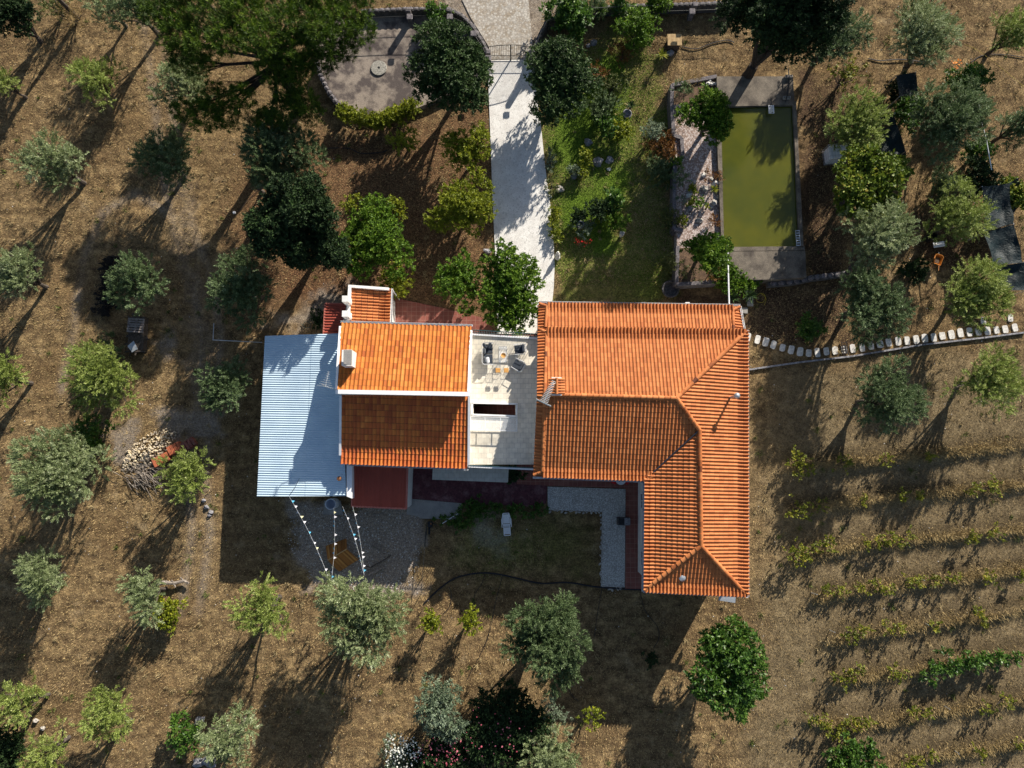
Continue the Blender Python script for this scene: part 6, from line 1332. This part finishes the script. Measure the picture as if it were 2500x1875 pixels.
for i, (x, y, s) in enumerate(((498, 1222, .34), (505, 1238, .36), (515, 1250, .34), (512, 1258, .28))):
    o = rock(x, y, s / S / 2, 'rough grey-brown building stone, %s in the row below the fresh green olive' % ORD[i], MT['greystone'], group='row of building stones')
# charred heap
t = thing('compost_heap', 'long black charred heap beside the shaded olive', 'heap', P(262, 690)); A = MB()
for i in range(230):
    f = rr.random(); x = 275 - 25 * f + rr.gauss(0, 11); y = 625 + 145 * f; A.rock(P(x, y, rr.uniform(.05, .3)), (rr.uniform(.15, .5), rr.uniform(.1, .3), rr.uniform(.1, .2)), i, 2.0, 0, 1)
for i in range(260): f = rr.random(); x = 275 - 25 * f + rr.gauss(0, 12); y = 625 + 145 * f; p = P(x, y, .35); a = rr.uniform(0, 6.3); A.tube([p, p + Vector((math.cos(a) * .5, math.sin(a) * .5, .05))], .012, 4)
A.build('heap_body', MT['soilblack'], t)
# pallets
t0 = thing('pallet', 'pale grey pallet lying on top of the dark timber stack', 'pallet', (0, 0, 0)); A = MB()
for i in range(6): A.box((0, -.45 + i * .18, .13), (1.15, .11, .025))
A.build('deck_boards', MT['greywood'], t0); A = MB()
for x in (-.52, 0, .52): A.box((x, 0, .07), (.09, 1.0, .09))
for i in range(3): A.box((0, -.45 + i * .45, .012), (1.15, .1, .022))
A.build('bearers', MT['greywood'], t0); t0.location = P(333, 795, .8); t0.rotation_euler = (0, 0, -.06)
t = thing('timber_stack', 'dark stack of old planks below the pallet', 'timber stack', P(338, 820)); A = MB()
for i in range(34):
    x, y = rr.uniform(318, 352), rr.uniform(775, 860); A.box(P(x, y, .1 + .6 * rr.random()), (rr.uniform(.5, 1.2), .1, .04), rr.choice((0, 0, .2, 1.2, -.9, 1.57)) + rr.uniform(-.1, .1))
A.box(P(337, 815, .3), (1.1, 2.4, .55)); A.build('planks', MT['bark'], t)
A = MB(); A.slab([P(311, 845, .72), P(326, 832, .75), P(336, 852, .74), P(322, 860, .72)], .03); A.build('metal_sheet', MT['steel'], t)
# wheelbarrow
t = thing('wheelbarrow', 'orange wheelbarrow standing in the dry grass right of the pool', 'wheelbarrow', (0, 0, 0)); A = MB()
o_ = [(-.26, -.36), (.26, -.36), (.29, .3), (.2, .42), (-.2, .42), (-.29, .3)]; b_ = [(-.16, -.22), (.16, -.22), (.17, .2), (.12, .26), (-.12, .26), (-.17, .2)]; n = 6
vs = [(x, y, .62) for x, y in o_] + [(x, y, .36) for x, y in b_] + [(x * .93, y * .94, .62) for x, y in o_] + [(x * .93, y * .93, .385) for x, y in b_]
fs = [(i, (i + 1) % n, n + (i + 1) % n, n + i) for i in range(n)] + [(2 * n + (i + 1) % n, 2 * n + i, 3 * n + i, 3 * n + (i + 1) % n) for i in range(n)] + [((i + 1) % n, i, 2 * n + i, 2 * n + (i + 1) % n) for i in range(n)] + [tuple(range(n, 2 * n)), tuple(range(3 * n, 4 * n))]
A.add(vs, fs); A.build('tray', MT['orange'], t); A = MB()
for s in (-1, 1): A.tube([(s * .12, .55, .2), (s * .2, 0, .36), (s * .26, -.75, .55)], .02, 6); A.tube([(s * .2, -.2, .38), (s * .24, -.35, 0)], .02, 6)
A.build('frame', MT['orange'], t); A = MB(); A.tube([(-.04, .55, .19), (.04, .55, .19)], .19, 16); A.build('wheel', MT['black'], t); A = MB()
A.prism([(-.14, -.2), (.14, -.2), (.15, .2), (-.15, .2)], .39, .46); A.build('soil_load', MT['soil'], t)
t.location = P(2279, 640); t.rotation_euler = (0, 0, -.35)
t = thing('barrel', 'black barrel standing left of the pale trolley', 'barrel', P(2262, 583)); A = MB(); A.lathe(P(2262, 583), [(.28, 0), (.3, .45), (.28, .9), (.26, .9), (.25, .5), (0, .4)], 20); A.build('shell', MT['black'], t)
t = thing('trolley', 'pale battered metal tray above the wheelbarrow', 'trolley', P(2292, 597)); A = MB(); A.box(P(2292, 597, .35), (.8, .38, .05), .15)
for dx, dy in ((-.35, -.15), (.35, -.1), (-.32, .15), (.38, .18)): A.tube([P(2292, 597) + Vector((dx, dy, 0)), P(2292, 597, 0) + Vector((dx, dy, .34))], .025, 6)
A.box(P(2292, 597, .42), (.78, .03, .12), .15); A.build('tray', MT['whitepaint'], t)
# caged water tank
t = thing('water_tank', 'white water tank in a wire cage under the olive tree right of the pool', 'water tank', P(2033, 385)); c = P(2033, 385); A = MB(); A.rbox(c + Vector((0, 0, .62)), (1.45, 1.0, 1.0), .1, .1); A.build('tank', MT['whitepaint'], t, smooth=False); A = MB()
R2 = Matrix.Rotation(.1, 3, 'Z')
for i in range(9):
    x = -.76 + i * .19
    A.tube([c + R2 @ Vector(p) for p in ((x, -.54, .1), (x, -.54, 1.18), (x, .54, 1.18), (x, .54, .1))], .013, 4)
for z in (.3, .6, .9, 1.15): A.tube([c + R2 @ Vector(p) for p in ((-.77, -.55, z), (.77, -.55, z), (.77, .55, z), (-.77, .55, z), (-.77, -.55, z))], .013, 4)
for y in (-.3, 0, .3): A.tube([c + R2 @ Vector(p) for p in ((-.77, y, .1), (-.77, y, 1.19), (.77, y, 1.19), (.77, y, .1))], .013, 4)
A.build('cage', MT['steel'], t); A = MB(); A.rbox(c + Vector((0, 0, .06)), (1.55, 1.1, .12), .1); A.build('pallet_base', MT['greywood'], t)
# shade and nets
def net(label, outer, z, name='shade_net', n=14, amp=.22, seed=1, posts=True):
    """draped sheet over a quad a-b-c-d"""
    a, b, c_, d = [P(x, y, zz) for (x, y), zz in zip(outer, z)]; t = thing(name, label, 'shade net', Vector((a.x, a.y, 0))); A = MB(); vs = []
    for th in (0, -.012):
        for i in range(n + 1):
            for j in range(n + 1):
                u, v = i / n, j / n; p = a.lerp(b, u).lerp(d.lerp(c_, u), v); sag = 4 * u * (1 - u) * 4 * v * (1 - v)
                w_ = mnoise.noise(Vector((p.x * .9, p.y * .9, seed))) + .5 * mnoise.noise(Vector((p.x * 2.6, p.y * .8, seed + 5)))
                vs.append(p + Vector((0, 0, -.25 * sag + amp * w_ + th)))
    N = (n + 1) ** 2; fs = []
    for i in range(n):
        for j in range(n): k = i * (n + 1) + j; fs += [(k, k + 1, k + n + 2, k + n + 1), (N + k, N + k + n + 1, N + k + n + 2, N + k + 1)]
    A.add(vs, fs); A.build('sheet', MT['tarp'], t, smooth=True)
    for q in (a, b, c_, d): A = MB(); A.tube([(q.x, q.y, 0), (q.x, q.y, q.z)], .03, 6); A.build('post', MT['steel'], t)
    return t
net('square dark green shade cloth on posts at upper right', [(2188, 184), (2236, 176), (2242, 230), (2196, 236)], (2.6, 2.6, 2.6, 2.6), amp=.04, n=8)
net('upper part of the draped dark net right of the tank', [(2135, 282), (2185, 276), (2192, 305), (2150, 305)], (2.6, 2.8, 2.4, 2.2), seed=3, n=8)
net('long draped dark net right of the tank, lower part with folds', [(2150, 312), (2192, 305), (2210, 370), (2150, 395)], (2.1, 2.4, 2.2, 1.8), seed=4)
net('dark net hanging beside the fig tree', [(2150, 392), (2210, 370), (2210, 440), (2165, 420)], (.7, 1.4, .5, .4), seed=6, n=8)
net('big black net at the right edge, upper stretch', [(2398, 455), (2462, 448), (2475, 545), (2404, 565)], (2.2, 2.2, 1.9, 1.9), seed=8); net('big black net at the right edge, middle stretch', [(2404, 568), (2475, 548), (2500, 640), (2424, 650)], (1.9, 1.9, 1.9, 1.8), seed=9)
net('big black net at the right edge, lowest stretch with folds', [(2424, 652), (2505, 640), (2510, 708), (2446, 710)], (1.8, 1.9, 1.7, 1.5), seed=12, amp=.3); net('torn corner of black net beside the reddish shrub', [(2462, 448), (2484, 435), (2500, 480), (2476, 520)], (2.2, 1.9, 1.0, 1.2), seed=13, n=8)
# poles
t = thing('utility_pole', 'tall wooden utility pole standing at the upper left corner', 'pole', P(191, 46)); b = P(191, 46); A = MB(); A.tube([b, P(170, 20, 0) * 0 + Vector((b.x, b.y, 8.5))], [.16, .11], 10); A.build('pole', MT['bark'], t); A = MB(); A.tube([Vector((b.x - 1.2, b.y + .4, 0)), Vector((b.x, b.y, 3.4))], .03, 6); A.build('stay', MT['deadwood'], t)
t = thing('pole', 'long thin white pole lying over the shrubs at upper right', 'pole', P(2390, 300)); A = MB(); A.tube([P(2387, 238, 2.6), P(2394, 290, 2.9), P(2408, 340, 2.8), P(2421, 415, 2.3)], .035, 6); A.build('rod', MT['whitepaint'], t)
t = thing('tap_post', 'short post with white water tap in the shade above the dark tree', 'tap', P(572, 519)); A = MB(); A.tube([P(572, 519), P(572, 519, .7)], .05, 8); A.rbox(P(572, 519, .75), (.22, .18, .12)); A.build('post', MT['whitepaint'], t)
hose('dark thin cable running from the tap post', [(572, 519), (586, 512), (604, 490), (640, 455)], .02)
t = thing('pole', 'thin dark pole leaning beside the fig tree', 'pole', P(2055, 500)); A = MB(); A.tube([P(2047, 450, 2.2), P(2058, 508, .1)], .04, 6); A.build('rod', MT['iron'], t)
for i, (x, y, x2, y2) in enumerate([(1980, 1447, 2010, 1456), (2025, 1538, 2052, 1550), (2256, 1520, 2278, 1532), (2303, 1722, 2336, 1742), (2327, 1830, 2356, 1852), (2246, 1412, 2268, 1422)]):
    A = MB(); A.tube([P(x, y, .02), P((x + x2) / 2, (y + y2) / 2, .9)], .028, 6); o = A.build('vine_stake', MT['steel'], loc=P(x, y)); tag(o, 'thin leaning metal stake in the vineyard, %s from the top' % ORD[[0, 2, 3, 4, 5, 1][i]] if i != 5 else 'thin leaning metal stake in the vineyard near the right of row four', 'stake', 'leaning stakes of the vineyard')
t = thing('trunk_prop', 'long leaning bare trunk of the silvery olive right of the pool', 'branch', P(2052, 690)); A = MB(); A.tube([P(2050, 690, .1), P(2095, 660, 1.3), P(2148, 615, 3.0)], [.14, .11, .08], 8); A.build('log', MT['bark'], t)
